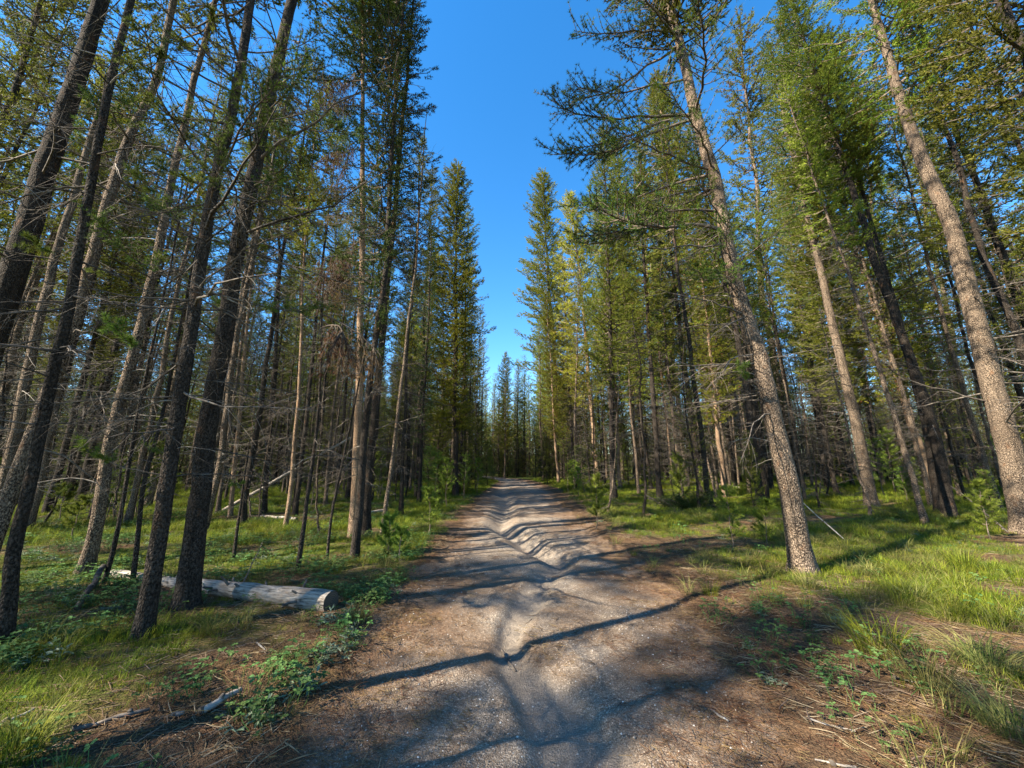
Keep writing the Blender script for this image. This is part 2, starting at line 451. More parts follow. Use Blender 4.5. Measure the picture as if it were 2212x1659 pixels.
def needles(mb, pts, dirs, n, length, width, spread, mat=0, rng=RNG):
    """n needle triangles round every point, fanned about its direction"""
    pts = np.repeat(np.asarray(pts, float), n, 0); dirs = np.repeat(unit(dirs), n, 0)
    k = len(pts)
    d = unit(dirs + spread * unit(rng.normal(size=(k, 3))))
    s = unit(np.cross(d, rng.normal(size=(k, 3)))) * (width * (0.7 + 0.6 * rng.random((k, 1))))
    L = length * (0.65 + 0.7 * rng.random((k, 1)))
    base = pts + d * L * 0.04
    V = np.stack([base - s * 0.5, base + s * 0.5, base + d * L], 1).reshape(-1, 3)
    mb.add(V, np.arange(k * 3).reshape(-1, 3), mat)

def curve_pts(n, L, droop, tipup, side, wob, rng):
    """axis of a limb that leaves along +X"""
    t = np.linspace(0, 1, n)
    x = L * t * (1 - 0.12 * t)
    z = -droop * L * t ** 1.4 + tipup * L * t ** 3.0
    y = side * L * t ** 2
    P = np.stack([x, y, z], -1)
    j = rng.normal(size=(n, 3)) * wob * L; j[0] = 0
    return P + np.cumsum(j, 0) * 0.5

def dead_limb(rng, L=1.6, r=0.012, twigs=14, droop=0.25, tipup=0.05, sub=2, sides=5):
    mb = MB()
    n = 9
    P = curve_pts(n, L, droop, tipup, rng.uniform(-.25, .25), 0.022, rng)
    tube(mb, P, np.linspace(r, r * 0.22, n), sides)
    for k in range(twigs):
        t = rng.uniform(0.12, 0.98); i = min(int(t * (n - 1)), n - 2); f = t * (n - 1) - i
        p = P[i] * (1 - f) + P[i + 1] * f; T = unit(P[i + 1] - P[i])
        sgn = rng.choice([-1, 1])
        d = unit(T * rng.uniform(.3, 1.1) + np.array([0, sgn * rng.uniform(.4, 1.0), rng.uniform(-.8, .35)]))
        l = L * rng.uniform(.12, .42) * (1.1 - t * 0.6)
        m = 5; tt = np.linspace(0, 1, m)[:, None]
        bend = np.array([rng.uniform(-.2, .3), rng.uniform(-.35, .35), rng.uniform(-.5, .25)])
        Q = p + d * l * tt + bend * l * tt ** 2
        tube(mb, Q, np.linspace(r * 0.42 * (1 - .4 * t), r * 0.13, m), 3)
        for q in range(rng.integers(0, sub + 1)):
            ii = rng.integers(1, m - 1); d2 = unit(d + rng.normal(size=3) * .8); l2 = l * rng.uniform(.25, .6)
            tt2 = np.linspace(0, 1, 3)[:, None]
            tube(mb, Q[ii] + d2 * l2 * tt2 + np.array([0, 0, rng.uniform(-.3, .1)]) * l2 * tt2 ** 2, np.linspace(r * 0.22, r * 0.1, 3), 3, cap=False)
    return mb

def live_limb(rng, L=2.2, r=0.02, twigs=24, nd=18, nl=0.062, nw=0.0075, droop=0.22, tipup=0.30, start=0.3, per=4, sides=5):
    """a limb with side twigs that end in needle brushes; material 0 wood, 1 needles"""
    mb = MB(); n = 10
    P = curve_pts(n, L, droop, tipup, rng.uniform(-.2, .2), 0.018, rng)
    tube(mb, P, np.linspace(r, r * 0.25, n), sides)
    tp, td = [], []
    def brush(Q, m):
        for s in np.linspace(0.35, 1.0, m):
            i = min(int(s * (len(Q) - 1)), len(Q) - 2); f = s * (len(Q) - 1) - i
            tp.append(Q[i] * (1 - f) + Q[i + 1] * f); td.append(unit(Q[i + 1] - Q[i]))
    brush(P[-4:], per + 2)
    for k in range(twigs):
        t = start + (1 - start) * (k + rng.random()) / twigs; t = min(t, .985)
        i = min(int(t * (n - 1)), n - 2); f = t * (n - 1) - i
        p = P[i] * (1 - f) + P[i + 1] * f; T = unit(P[i + 1] - P[i])
        sgn = 1 if k % 2 else -1
        d = unit(T * rng.uniform(.5, 1.1) + np.array([0, sgn * rng.uniform(.4, 1.0), rng.uniform(-.35, .45)]))
        l = L * rng.uniform(.10, .30) * (1.15 - 0.6 * t)
        tt = np.linspace(0, 1, 5)[:, None]
        Q = p + d * l * tt + np.array([0, 0, rng.uniform(.0, .45)]) * l * tt ** 2
        tube(mb, Q, np.linspace(r * 0.35, r * 0.16, 5), 3)
        brush(Q, per)
        for q in range(rng.integers(0, 3)):
            ii = rng.integers(1, 4); d2 = unit(d + rng.normal(size=3) * .7 + np.array([0, 0, .25])); l2 = l * rng.uniform(.4, .7)
            Q2 = Q[ii] + d2 * l2 * np.linspace(0, 1, 3)[:, None]
            tube(mb, Q2, np.linspace(r * 0.22, r * 0.14, 3), 3, cap=False)
            brush(Q2, max(2, per - 1))
    needles(mb, tp, np.array(td) * 0.8 + np.array([0, 0, .15]), nd, nl, nw, 1.05, 1, rng)
    return mb

def broom(rng, L=1.0):
    """hanging mass of dead brown needles on a drooping limb"""
    mb = MB(); P = curve_pts(8, L, 0.5, 0.0, rng.uniform(-.2, .2), 0.02, rng)
    tube(mb, P, np.linspace(.016, .005, 8), 4)
    tp, td = [], []
    for k in range(46):
        p = P[rng.integers(2, 8)]
        d = unit(np.array([rng.uniform(-.3, .5), rng.uniform(-.7, .7), -1.0]))
        l = rng.uniform(.15, .6)
        Q = p + d * l * np.linspace(0, 1, 4)[:, None] + np.array([0, 0, -.15]) * np.linspace(0, 1, 4)[:, None] ** 2
        tube(mb, Q, np.linspace(.005, .002, 4), 3, cap=False)
        for q in Q[1:]: tp.append(q); td.append(d + np.array([0, 0, -.5]))
    needles(mb, tp, np.array(td), 9, .07, .007, .6, 1, rng)
    return mb

# ------------------------------------------------------------------ the ground and the trail
def build_ground():
    ys = [-14.0]
    while ys[-1] < 260:
        y = ys[-1]; ys.append(y + (1.5 if y < -2 else 0.35 if y < 1.2 else max(0.022, 0.0105 * y)))
    ys = np.array(ys)
    half = np.concatenate([np.arange(0, 2.6, 0.035), 2.6 + np.cumsum(0.035 * 1.042 ** np.arange(1, 145))])
    half = half[half < 330]
    xs = np.concatenate([-half[:0:-1], half])
    X, Y = np.meshgrid(xs, ys)
    l, r = trail_lr(Y)
    shift = np.where(Y > 62, 0.0, 0.5 * (l + r) * np.exp(-(X / 6) ** 2))
    X = X + shift
    Z = height(X, Y)
    T = trail_mask(X, Y); G = grass_amount(X, Y); C, _ = gully(X, Y)
    d = trail_d(X, Y)
    Nn = np.clip(1 - np.abs(d + 0.1) / 0.95, 0, 1) * 0.95 + sstep(.5, .68, fbm(X * 1.5, Y * 1.5, 71, 4)) * 0.55 * (d < 0) * (1 - C)
    # broad fan of fallen needles where the trail is widest on both sides near by
    Nn = np.clip(Nn * (0.55 + 0.9 * fbm(X * 2.2, Y * 2.2, 73)), 0, 1)
    ny, nx = X.shape
    V = np.stack([X, Y, Z], -1).reshape(-1, 3)
    i = np.arange(ny - 1)[:, None] * nx; j = np.arange(nx - 1)[None, :]
    F = np.stack([i + j, i + j + 1, i + nx + j + 1, i + nx + j], -1).reshape(-1, 4)
    fm = T.reshape(-1)[F].mean(1) > 0.5
    for name, sel, lab, cat in (('ground', ~fm, 'forest floor of grass, needles and low plants', 'ground'), ('path', fm, 'eroded sandy forest trail with a winding gully', 'path')):
        f = F[sel]; used, inv = np.unique(f, return_inverse=True)
        mb = MB(); mb.add(V[used], inv.reshape(-1, 4))
        o = mb.build(name, [GROUND])
        for an, A in (('trail', T), ('green', G), ('gully', C), ('needles', Nn)):
            a = o.data.attributes.new(an, 'FLOAT', 'POINT'); a.data.foreach_set('value', A.reshape(-1)[used].astype(np.float32))
        tag(o, lab, cat, kind='structure')
build_ground()

# ------------------------------------------------------------------ limb library shared by all near trees
def lib(fn, n, mats, name, **kw):
    out = []
    for k in range(n):
        out.append(fn(np.random.default_rng(100 + k * 7 + len(name)), **kw).mesh(name, mats))
    return out
DEAD = lib(dead_limb, 9, [TWIG], 'dead_limb')
DEAD_LONG = lib(dead_limb, 5, [TWIG], 'long_dead_limb', L=2.4, r=0.02, twigs=11, droop=0.10, tipup=0.16, sub=2)
DEAD_CURL = lib(dead_limb, 4, [TWIG_PALE], 'curled_dead_limb', L=0.9, r=0.010, twigs=4, droop=0.9, tipup=-0.1, sub=1)
LIVE = lib(live_limb, 6, [LIMB, NEEDLE_N], 'live_limb')
LIVE_LONG = lib(live_limb, 5, [LIMB, NEEDLE_N], 'long_live_limb', L=3.0, r=0.03, twigs=34, nd=19, nl=0.066, droop=0.28, tipup=0.22, start=0.22)
TUFTY = lib(live_limb, 4, [LIMB, NEEDLE_N], 'tufted_limb', L=0.9, r=0.009, twigs=5, nd=20, nl=0.06, nw=0.006, droop=0.1, tipup=0.2, start=0.5)
BROOM = lib(broom, 4, [LIMB, NEEDLE_B], 'brown_broom')

# ------------------------------------------------------------------ whole-tree prototypes
def proto(seed, H=22.0, r0=0.14, crown0=0.35, rmax=1.7, needle=NEEDLE, dens=1.0, dead_from=0.06, deadn=60, bark=BARK_SHADED, tuftn=8, nl=0.11, nw=0.025, brown=0.0, gap=0.0, full=1.0, twigmat=None, tufts=22):
    rng = np.random.default_rng(seed)
    z = np.linspace(0, H, 26)
    sway = np.cumsum(rng.normal(size=(26, 2)) * 0.035, 0); sway -= sway[0]
    P = np.column_stack([sway, z])
    rad = r0 * (1 - z / H) ** 0.8 + 0.008 + r0 * 0.45 * np.exp(-z / 0.25)
    tr = MB(); tube(tr, P, rad, 10, rough=0.10, rng=rng)
    axis = lambda h: np.array([np.interp(h, z, P[:, 0]), np.interp(h, z, P[:, 1]), h])
    cr = MB()
    zc = H * crown0; h = zc
    tp, td = [], []
    lop = rng.uniform(0, 2 * np.pi)
    while h < H - 0.15:
        t = (h - zc) / (H - zc)
        prof = rmax * full * min(1.0, 0.5 + 2.2 * t) * (1 - t) ** 0.58 + 0.12
        nb = max(3, int(round(4.2 * dens)))
        a0 = rng.uniform(0, 6.28)
        for k in range(nb):
            if rng.random() < gap: continue
            az = a0 + 6.283 * k / nb + rng.normal() * 0.35
            L = prof * (0.45 + 0.95 * float(vnoise(h * .55 + 9, az * 1.1 + seed, seed))) * rng.uniform(0.6, 1.25) * (1 + 0.25 * math.cos(az - lop))
            up = -0.28 + 0.95 * t + rng.normal() * 0.14
            n = 5; tt = np.linspace(0, 1, n)[:, None]
            d = np.array([math.cos(az), math.sin(az), 0])
            Q = axis(h) + d * L * tt + np.array([0, 0, 1.0]) * (up * L * tt + 0.28 * L * tt ** 2.4)
            Q[1:] += rng.normal(size=(n - 1, 3)) * 0.03 * L
            tube(cr, Q, np.linspace(0.016 + 0.010 * L, 0.006, n), 3, 0, cap=False)
            m = max(4, int(L * tufts))
            side = np.array([-d[1], d[0], 0])
            for q in range(m):
                s = 0.22 + 0.78 * (q + rng.random()) / m
                i = min(int(s * 4), 3); f = s * 4 - i
                p = Q[i] * (1 - f) + Q[i + 1] * f
                off = side * rng.normal() * 0.13 * L * (1.2 - s) + np.array([0, 0, rng.normal() * 0.09])
                tp.append(p + off); td.append(unit(d * 0.7 + off * 1.2 + np.array([0, 0, .35])))
        h += rng.uniform(0.24, 0.52) / dens * (0.7 + 0.6 * (1 - t))
    # leader
    for s in np.linspace(H - 0.6, H, 5): tp.append(axis(s)); td.append(np.array([0, 0, 1.0]))
    tp = np.array(tp); td = np.array(td)
    isb = rng.random(len(tp)) < brown
    needles(cr, tp[~isb], td[~isb], tuftn, nl, nw, 0.85, 1, rng)
    needles(cr, tp[~isb] + td[~isb] * nl * 0.8, td[~isb], max(3, tuftn - 2), nl * 0.8, nw, 0.6, 1, rng)
    if isb.any():
        needles(cr, tp[isb], td[isb] * .3 + np.array([0, 0, -.8]), tuftn, nl, nw, 0.7, 2, rng)
    dd = MB()
    for k in range(deadn):
        h = rng.uniform(H * dead_from, zc + 0.18 * (H - zc)); az = rng.uniform(0, 6.28)
        L = rng.uniform(.35, 1.5) * min(1, .45 + h / H * 1.6)
        sub = dead_limb(rng, L=L, r=0.011, twigs=int(rng.integers(4, 9)), droop=rng.uniform(-.1, .55), tipup=rng.uniform(-.1, .15), sub=1, sides=3)
        c, s_ = math.cos(az), math.sin(az); M = np.eye(4); M[:2, :2] = [[c, -s_], [s_, c]]; M[:3, 3] = axis(h)
        dd.merge(sub, M)
    me_t = tr.mesh('pine_trunk', [bark]); me_c = cr.mesh('pine_crown', [LIMB, needle, NEEDLE_B], smooth=False)
    me_d = dd.mesh('pine_dead_twigs', [twigmat or TWIG]) if deadn else None
    return dict(H=H, r0=r0, trunk=me_t, crown=me_c, dead=me_d, zc=zc)

PR = {
    'green0': proto(1, 23, .14, .26, 2.0, NEEDLE, 1.1, deadn=80),
    'green1': proto(2, 25, .15, .36, 1.85, NEEDLE, 1.0, deadn=130, brown=.08),
    'yellow0': proto(3, 24, .15, .22, 2.15, NEEDLE_Y, 1.2, deadn=70, brown=.14, bark=BARK_RED, tuftn=10, nw=.03),
    'yellow1': proto(4, 22, .12, .36, 1.85, NEEDLE_Y, 1.0, deadn=130, brown=.2, bark=BARK_SPOT),
    'gold0': proto(16, 24, .17, .24, 2.4, NEEDLE_GOLD, 1.3, deadn=60, brown=.12, bark=BARK_RED, tuftn=10, nw=.03),
    'spire0': proto(17, 25, .16, .18, 2.5, NEEDLE_Y, 1.35, deadn=60, brown=.05, tuftn=10, nw=.03),
    'thin0': proto(5, 21, .085, .52, 1.3, NEEDLE_Y, .9, deadn=170, gap=.15, bark=BARK_SPOT),
    'thin1': proto(6, 22, .10, .54, 1.4, NEEDLE, .85, deadn=170, gap=.15),
    'dark0': proto(7, 26, .19, .20, 1.7, NEEDLE_D, 1.05, deadn=60, brown=.06),
    'snag0': proto(8, 17, .08, .78, .8, NEEDLE_B, .55, deadn=150, gap=.4, brown=.7, bark=BARK_SPOT, twigmat=TWIG_PALE),
    'twig0': proto(18, 8, .04, .9, .25, NEEDLE_B, .4, deadn=110, gap=.7, brown=1, bark=BARK_SPOT, twigmat=TWIG, dead_from=.04),
    'twig1': proto(19, 7, .035, .9, .25, NEEDLE_B, .4, deadn=120, gap=.7, brown=1, twigmat=TWIG, dead_from=.04),
    'young0': proto(9, 8, .05, .08, 1.0, NEEDLE_YOUNG, 1.0, deadn=12, nl=.09, nw=.012),
    'young1': proto(10, 10, .06, .10, .95, NEEDLE, .9, deadn=22, nl=.09, nw=.012),
    'bushy0': proto(14, 6, .04, .03, 1.15, NEEDLE_YOUNG, 1.2, deadn=0, nl=.075, nw=.012, tufts=34, tuftn=11),
    'bushy1': proto(15, 7, .045, .04, 1.0, NEEDLE, 1.2, deadn=0, nl=.075, nw=.012, tufts=34, tuftn=11),
    'wood0': proto(11, 20, .12, .14, 2.0, NEEDLE, .8, deadn=60, nl=.15, nw=.03, tufts=11, tuftn=6),
    'wood1': proto(12, 22, .13, .28, 2.0, NEEDLE_Y, .8, deadn=80, nl=.15, nw=.03, tufts=11, tuftn=6, brown=.15),
    'wood2': proto(13, 12, .08, .06, 1.7, NEEDLE_D, .9, deadn=30, nl=.14, nw=.028, tufts=11, tuftn=6, brown=.1),
}

def sapling(seed, H=1.4, twigs=5):
    rng = np.random.default_rng(seed); st = MB(); fo = MB()
    n = 8; z = np.linspace(0, H, n); P = np.column_stack([np.cumsum(rng.normal(size=(n, 2)) * .018, 0), z]); P[0, :2] = 0
    tube(st, P, np.linspace(.012 + H * .003, .004, n), 5)
    tp, td = [], []
    h = H * 0.28
    while h < H:
        t = h / H
        for k in range(rng.integers(3, 6)):
            az = rng.uniform(0, 6.28); L = (.12 + .30 * H * .5 * (1 - t) ** .7) * rng.uniform(.6, 1.2)
            d = np.array([math.cos(az), math.sin(az), rng.uniform(.1, .5)])
            p0 = np.array([np.interp(h, z, P[:, 0]), np.interp(h, z, P[:, 1]), h])
            tt = np.linspace(0, 1, 4)[:, None]
            Q = p0 + d * L * tt + np.array([0, 0, .35]) * L * tt ** 2
            tube(st, Q, np.linspace(.005, .003, 4), 3)
            for s in np.linspace(.3, 1, twigs):
                i = min(int(s * 3), 2); f = s * 3 - i
                tp.append(Q[i] * (1 - f) + Q[i + 1] * f); td.append(unit(Q[i + 1] - Q[i]))
        h += rng.uniform(.10, .2) * (.6 + H * .25)
    for s in np.linspace(H * .9, H, 4): tp.append([P[-1, 0], P[-1, 1], s]); td.append([0, 0, 1])
    needles(fo, tp, td, 24, .085, .011, .9, 0, rng)
    return st.mesh('sapling_stem', [LIMB]), fo.mesh('sapling_needles', [NEEDLE_YOUNG], smooth=False)
SAP = [sapling(21, 1.4), sapling(22, 1.0), sapling(23, 1.9), sapling(24, .7), sapling(25, 2.6)]

ALLTREES = []
def plant(kind, x, y, s=1.0, rz=None, lean=(0, 0), label=None, group=None, name='pine_tree', sink=0.06, sxy=1.0):
    p = PR[kind]
    root = empty(name, (x, y, float(height(x, y)) - sink))
    root.rotation_euler = (lean[0], lean[1], random.uniform(0, 6.28) if rz is None else rz)
    if lean != (0, 0):
        q = Euler((0, 0, random.uniform(0, 6.28) if rz is None else rz)).to_quaternion()
        root.rotation_euler = (Euler((lean[0], lean[1], 0)).to_quaternion() @ q).to_euler()
    root.scale = (s * sxy, s * sxy, s)
    tag(root, label, 'tree', group)
    put('trunk', p['trunk'], root)
    put('crown', p['crown'], root)
    if p['dead']:
        d = put('dead_twigs', p['dead'], root); d['kind'] = 'stuff'
    ALLTREES.append((x, y, kind, root))
    return root

OCC = []                                    # (x, y, radius) of what already stands

# ------------------------------------------------------------------ the near trees one can follow from base to top
def hero(name, label, pix, wbase, H, bark, crown=None, crown_from=.5, dead=(1.5, 9, 4.0), live=None, long_=None, curl=6, tuft=0, az_bias=None, group=None, brooms=None, crown_s=1.0, seed=0, lscale=1.0, flare=.35):
    """pix: points up the middle of the trunk in the photograph, base first; wbase: its width there in pixels"""
    rng = np.random.default_rng(seed + 500)
    B = at(*pix[0]); nrm = unit(np.array([B[0], B[1], 0])); dist = B @ nrm
    pts = []
    for (px, py) in pix:
        d = ray(px, py); t = dist / (d @ nrm); pts.append(np.array([0, 0, CAM_H]) + d * t)
    pts = np.array(pts); pts[0, 2] = float(height(B[0], B[1])) - 0.05
    fw = np.array([0, math.cos(PITCH), math.sin(PITCH)]); depth = (B - np.array([0, 0, CAM_H])) @ fw
    r0 = wbase * depth * (dist and B[1] / math.hypot(B[0], B[1])) / (2 * FPX) * 0.77
    # go on above the picture
    d = unit(pts[-1] - pts[max(0, len(pts) - 3)])
    z0 = pts[0, 2]
    while pts[-1, 2] - z0 < H:
        d = unit(d * 0.85 + np.array([0, 0, .15])); pts = np.vstack([pts, pts[-1] + d * 1.2])
    zz = pts[:, 2] - z0
    hs = np.concatenate([np.arange(0, 12, .12), np.arange(12, H, .4)])
    Q = np.column_stack([np.interp(hs, zz, pts[:, k]) for k in (0, 1)] + [hs + z0])
    for it in range(3):
        Q[3:-3, :2] = (Q[1:-5, :2] + Q[2:-4, :2] + Q[3:-3, :2] + Q[4:-2, :2] + Q[5:-1, :2]) / 5
    Q[:, :2] += (np.column_stack([fbm(hs * .8, hs * 0 + seed, 3), fbm(hs * .8, hs * 0 + seed, 4)]) - .5) * .07 * np.minimum(hs, 1)[:, None]
    Q[:, :2] -= 0
    base = Q[0].copy(); L = Q - base
    root = empty(name, base)
    rad = r0 * (1 - hs / H) ** .75 + .006 + r0 * flare * np.exp(-hs / .32)
    mb = MB(); tube(mb, L, rad, 22, rough=.07, rng=rng, lobes=r0 * 1.3 * flare * np.exp(-hs / .14))
    mb.build('trunk', [bark], root)
    tag(root, label, 'tree', group)
    ax = lambda h: np.array([np.interp(h, hs, L[:, k]) for k in range(3)])
    rd = lambda h: float(np.interp(h, hs, rad))
    tocam = math.atan2(-base[1], -base[0])
    def limb(lname, me, h, az, s, pitch=0.0, roll=0.0):
        p = ax(h) + np.array([math.cos(az), math.sin(az), 0]) * rd(h) * .7
        e = (Matrix.Rotation(az, 4, 'Z') @ Matrix.Rotation(-pitch, 4, 'Y') @ Matrix.Rotation(roll, 4, 'X')).to_euler()
        return put(lname, me, root, p, e, s)
    def pick_az():
        if az_bias is not None and rng.random() < .75: return az_bias + rng.normal() * .7
        return rng.uniform(0, 6.28)
    if dead:
        lo, hi, n = dead
        h = lo
        while h < hi:
            limb('branch', DEAD[rng.integers(len(DEAD))], h, pick_az(), lscale * rng.uniform(.45, 1.25) * min(1, .5 + h / 6), rng.uniform(-.3, .35), rng.normal() * .4)
            h += rng.exponential(1 / n) + .03
    if long_:
        lo, hi, n = long_
        for h in np.sort(rng.uniform(lo, hi, n)):
            limb('branch', DEAD_LONG[rng.integers(len(DEAD_LONG))], h, pick_az(), lscale * rng.uniform(.55, 1.2), rng.uniform(-.25, .5), rng.normal() * .5)
    for k in range(curl):
        limb('branch', DEAD_CURL[rng.integers(len(DEAD_CURL))], rng.uniform(1.4, 7), pick_az(), rng.uniform(.5, 1.2), rng.uniform(0, .9), rng.normal() * .5)
    if live:
        for (lo, hi, n, azc, azs, s) in live:
            for h in np.sort(rng.uniform(lo, hi, n)):
                lm = LIVE_LONG if s > 1.0 else LIVE
                limb('branch', lm[rng.integers(len(lm))], h, azc + rng.normal() * azs, s * rng.uniform(.7, 1.1), rng.uniform(-.25, .25), rng.normal() * .3)
    for k in range((tuft + 1) // 2):
        limb('branch', TUFTY[rng.integers(len(TUFTY))], rng.uniform(1.0, 8), rng.uniform(0, 6.28), rng.uniform(.5, 1.2), rng.uniform(-.3, .4))
    if brooms:
        lo, hi, n, azc = brooms
        for h in rng.uniform(lo, hi, n):
            limb('branch', BROOM[rng.integers(len(BROOM))], h, azc + rng.normal() * .5, rng.uniform(.8, 1.4), rng.uniform(-.3, .2))
    if crown:
        p = PR[crown]
        # the crown mesh of a whole tree, set so that its lowest limb is where this tree's crown begins
        s = (H - crown_from) / (p['H'] - p['zc'])
        c = put('crown', p['crown'], root)
        top = ax(H - .4); bot = ax(crown_from); v = top - bot
        q = Vector((0, 0, 1)).rotation_difference(Vector(unit(v)))
        c.rotation_mode = 'QUATERNION'
        c.rotation_quaternion = q @ Euler((0, 0, seed * 1.3)).to_quaternion()
        c.scale = (crown_s, crown_s, s)
        off = Vector(bot) - (q @ Vector((0, 0, p['zc'] * s)))
        c.location = off
    OCC.append((base[0], base[1], 1.0))
    return root

WEST = math.pi
hero('pine_tree', 'huge dark trunk leaning in from the left edge, the thickest on the left', [(-183, 1248), (-50, 830), (42, 546), (106, 354), (216, 0)], 128, 25, BARK_SHADED, 'thin1', 14, (2, 10, 3.0), long_=(2, 9, 12), seed=1, lscale=1.1, tuft=8)
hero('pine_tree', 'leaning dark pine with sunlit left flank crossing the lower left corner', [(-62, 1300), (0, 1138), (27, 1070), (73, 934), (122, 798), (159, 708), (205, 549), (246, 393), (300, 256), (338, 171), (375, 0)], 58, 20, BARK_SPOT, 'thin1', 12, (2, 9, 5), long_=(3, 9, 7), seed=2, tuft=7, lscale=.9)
hero('pine_tree', 'slim dark pine at the far left whose foot stands lowest in the grass', [(8, 1406), (27, 1229), (50, 1116), (73, 1025), (128, 754), (150, 642), (179, 482), (200, 354), (232, 205), (285, 0)], 42, 17, BARK_SHADED, 'thin1', 9, (2, 8, 4), seed=3)
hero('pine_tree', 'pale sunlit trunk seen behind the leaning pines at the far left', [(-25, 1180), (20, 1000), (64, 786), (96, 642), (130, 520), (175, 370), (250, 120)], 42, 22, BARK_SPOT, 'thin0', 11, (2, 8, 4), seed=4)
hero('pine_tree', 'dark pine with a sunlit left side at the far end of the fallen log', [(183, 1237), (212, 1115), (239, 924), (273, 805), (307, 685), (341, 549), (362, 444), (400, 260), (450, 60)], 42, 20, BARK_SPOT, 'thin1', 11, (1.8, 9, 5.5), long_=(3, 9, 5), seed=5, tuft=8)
hero('pine_tree', 'slim dark pine in front of the fallen log beside a thicker trunk', [(310, 1368), (352, 1095), (379, 924), (410, 753), (434, 583), (444, 512), (468, 375), (512, 188), (543, 0)], 50, 21, BARK_SHADED, 'thin1', 10.5, (1.6, 9, 6), long_=(3, 9, 6), live=[(3.5, 8, 10, -1.2, 1.2, .8)], seed=6, tuft=12)
hero('pine_tree', 'thick nearly black trunk standing in front of the white fallen log', [(402, 1308), (434, 1061), (454, 890), (485, 719), (505, 583), (526, 478), (560, 307), (594, 154), (628, 0)], 64, 23, BARK_SHADED, 'green1', 11, (1.8, 9, 6), long_=(3, 9, 8), live=[(4.5, 9, 9, -.6, 1.1, .8)], seed=7, tuft=10)
hero('pine_tree', 'orange lit straight trunk rising above a dark slim pine left of the trail', [(762, 1160), (768, 1031), (774, 856), (781, 617), (783, 300), (784, 0)], 24, 23, BARK_RED, 'dark0', 14, (2, 13, 4), curl=4, live=[(9, 15, 10, WEST, .6, .75)], brooms=(7.0, 14.5, 20, WEST + .2), seed=8)
hero('pine_tree', 'dark slim pine that crosses before the orange lit trunk left of the trail', [(766, 1203), (782, 1031), (798, 822), (829, 617), (843, 375), (856, 205), (866, 68)], 22, 19, BARK_SHADED, 'dark0', 4.2, (1.4, 8, 4), curl=3, seed=9, crown_s=.62)
hero('pine_tree', 'dark trunk just right of the crossed pair left of the trail', [(791, 1154), (794, 1060), (809, 914), (828, 700), (850, 480)], 25, 22, BARK_SHADED, 'dark0', 7, (2, 12, 5), curl=3, seed=10, crown_s=.8)
hero('pine_tree', 'thin bare pole leaning towards the trail right of the crossed pines', [(823, 1160), (847, 1002), (864, 855), (884, 685), (901, 566), (907, 420)], 11, 13.5, BARK_SPOT, None, 9, (1.5, 11, 2.5), curl=1, seed=11, lscale=.55, flare=.1)
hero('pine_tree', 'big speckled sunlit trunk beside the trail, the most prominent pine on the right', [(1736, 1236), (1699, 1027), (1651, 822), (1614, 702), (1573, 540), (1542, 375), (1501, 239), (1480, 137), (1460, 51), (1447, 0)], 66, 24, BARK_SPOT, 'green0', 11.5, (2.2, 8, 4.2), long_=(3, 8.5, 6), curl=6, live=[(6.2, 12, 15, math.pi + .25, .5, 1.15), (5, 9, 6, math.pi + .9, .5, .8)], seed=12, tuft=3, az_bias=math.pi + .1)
hero('pine_tree', 'dark trunk partly hidden behind the big speckled pine', [(1644, 1090), (1629, 972), (1617, 870), (1592, 720), (1556, 583), (1520, 400)], 24, 22, BARK_SHADED, 'green1', 9, (1.5, 10, 6), curl=4, az_bias=math.pi, seed=13)
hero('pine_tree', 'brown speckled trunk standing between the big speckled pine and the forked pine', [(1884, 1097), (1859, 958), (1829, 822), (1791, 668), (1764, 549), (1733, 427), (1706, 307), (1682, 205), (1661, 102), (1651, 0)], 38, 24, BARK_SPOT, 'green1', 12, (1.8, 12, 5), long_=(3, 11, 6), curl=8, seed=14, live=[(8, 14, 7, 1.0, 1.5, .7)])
hero('pine_tree', 'dark forked pine whose two stems run close together on the right', [(2052, 1117), (2020, 941), (1972, 788), (1921, 651), (1883, 549), (1877, 512), (1836, 393), (1798, 290), (1767, 171), (1733, 68), (1705, 0)], 40, 24, BARK_SHADED, 'green0', 13, (1.8, 12, 5), long_=(3, 11, 8), curl=8, seed=15, live=[(9, 14, 6, 2.4, 1.0, .7)])
hero('pine_tree', 'slim second stem pressed against the dark forked pine', [(2030, 1108), (1995, 900), (1945, 700), (1895, 520), (1870, 444), (1829, 290), (1798, 188), (1757, 34), (1747, 0)], 26, 22, BARK_SHADED, 'green0', 13, (7, 12, 3), curl=1, seed=16)
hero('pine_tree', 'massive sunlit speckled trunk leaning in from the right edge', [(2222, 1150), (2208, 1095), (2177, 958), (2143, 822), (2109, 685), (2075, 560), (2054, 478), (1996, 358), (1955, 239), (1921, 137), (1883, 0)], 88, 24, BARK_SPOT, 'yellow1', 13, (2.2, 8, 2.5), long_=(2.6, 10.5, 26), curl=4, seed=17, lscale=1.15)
hero('pine_tree', 'slender pine behind the white leaning deadwood in the left grass', [(571, 1110), (575, 1016), (586, 884), (594, 796), (601, 640), (606, 420)], 15, 20, BARK_SHADED, 'green1', 9, (1.5, 11, 6), curl=4, seed=18, crown_s=.8)
hero('pine_tree', 'pale sunlit slender pine left of the white leaning deadwood', [(498, 1116), (505, 1016), (518, 884), (524, 796), (545, 600)], 13, 19, BARK_RED, 'thin0', 10, (2, 11, 6), curl=5, seed=19)
hero('pine_tree', 'young dark pine with drooping mossy twigs in the sunny grass', [(643, 1234), (662, 1090), (679, 958), (688, 870), (694, 700)], 12, 5.5, BARK_SHADED, None, 4, (1.6, 5, 9), curl=3, seed=20, lscale=.6, brooms=(2.6, 4.6, 3, 0), flare=.1)
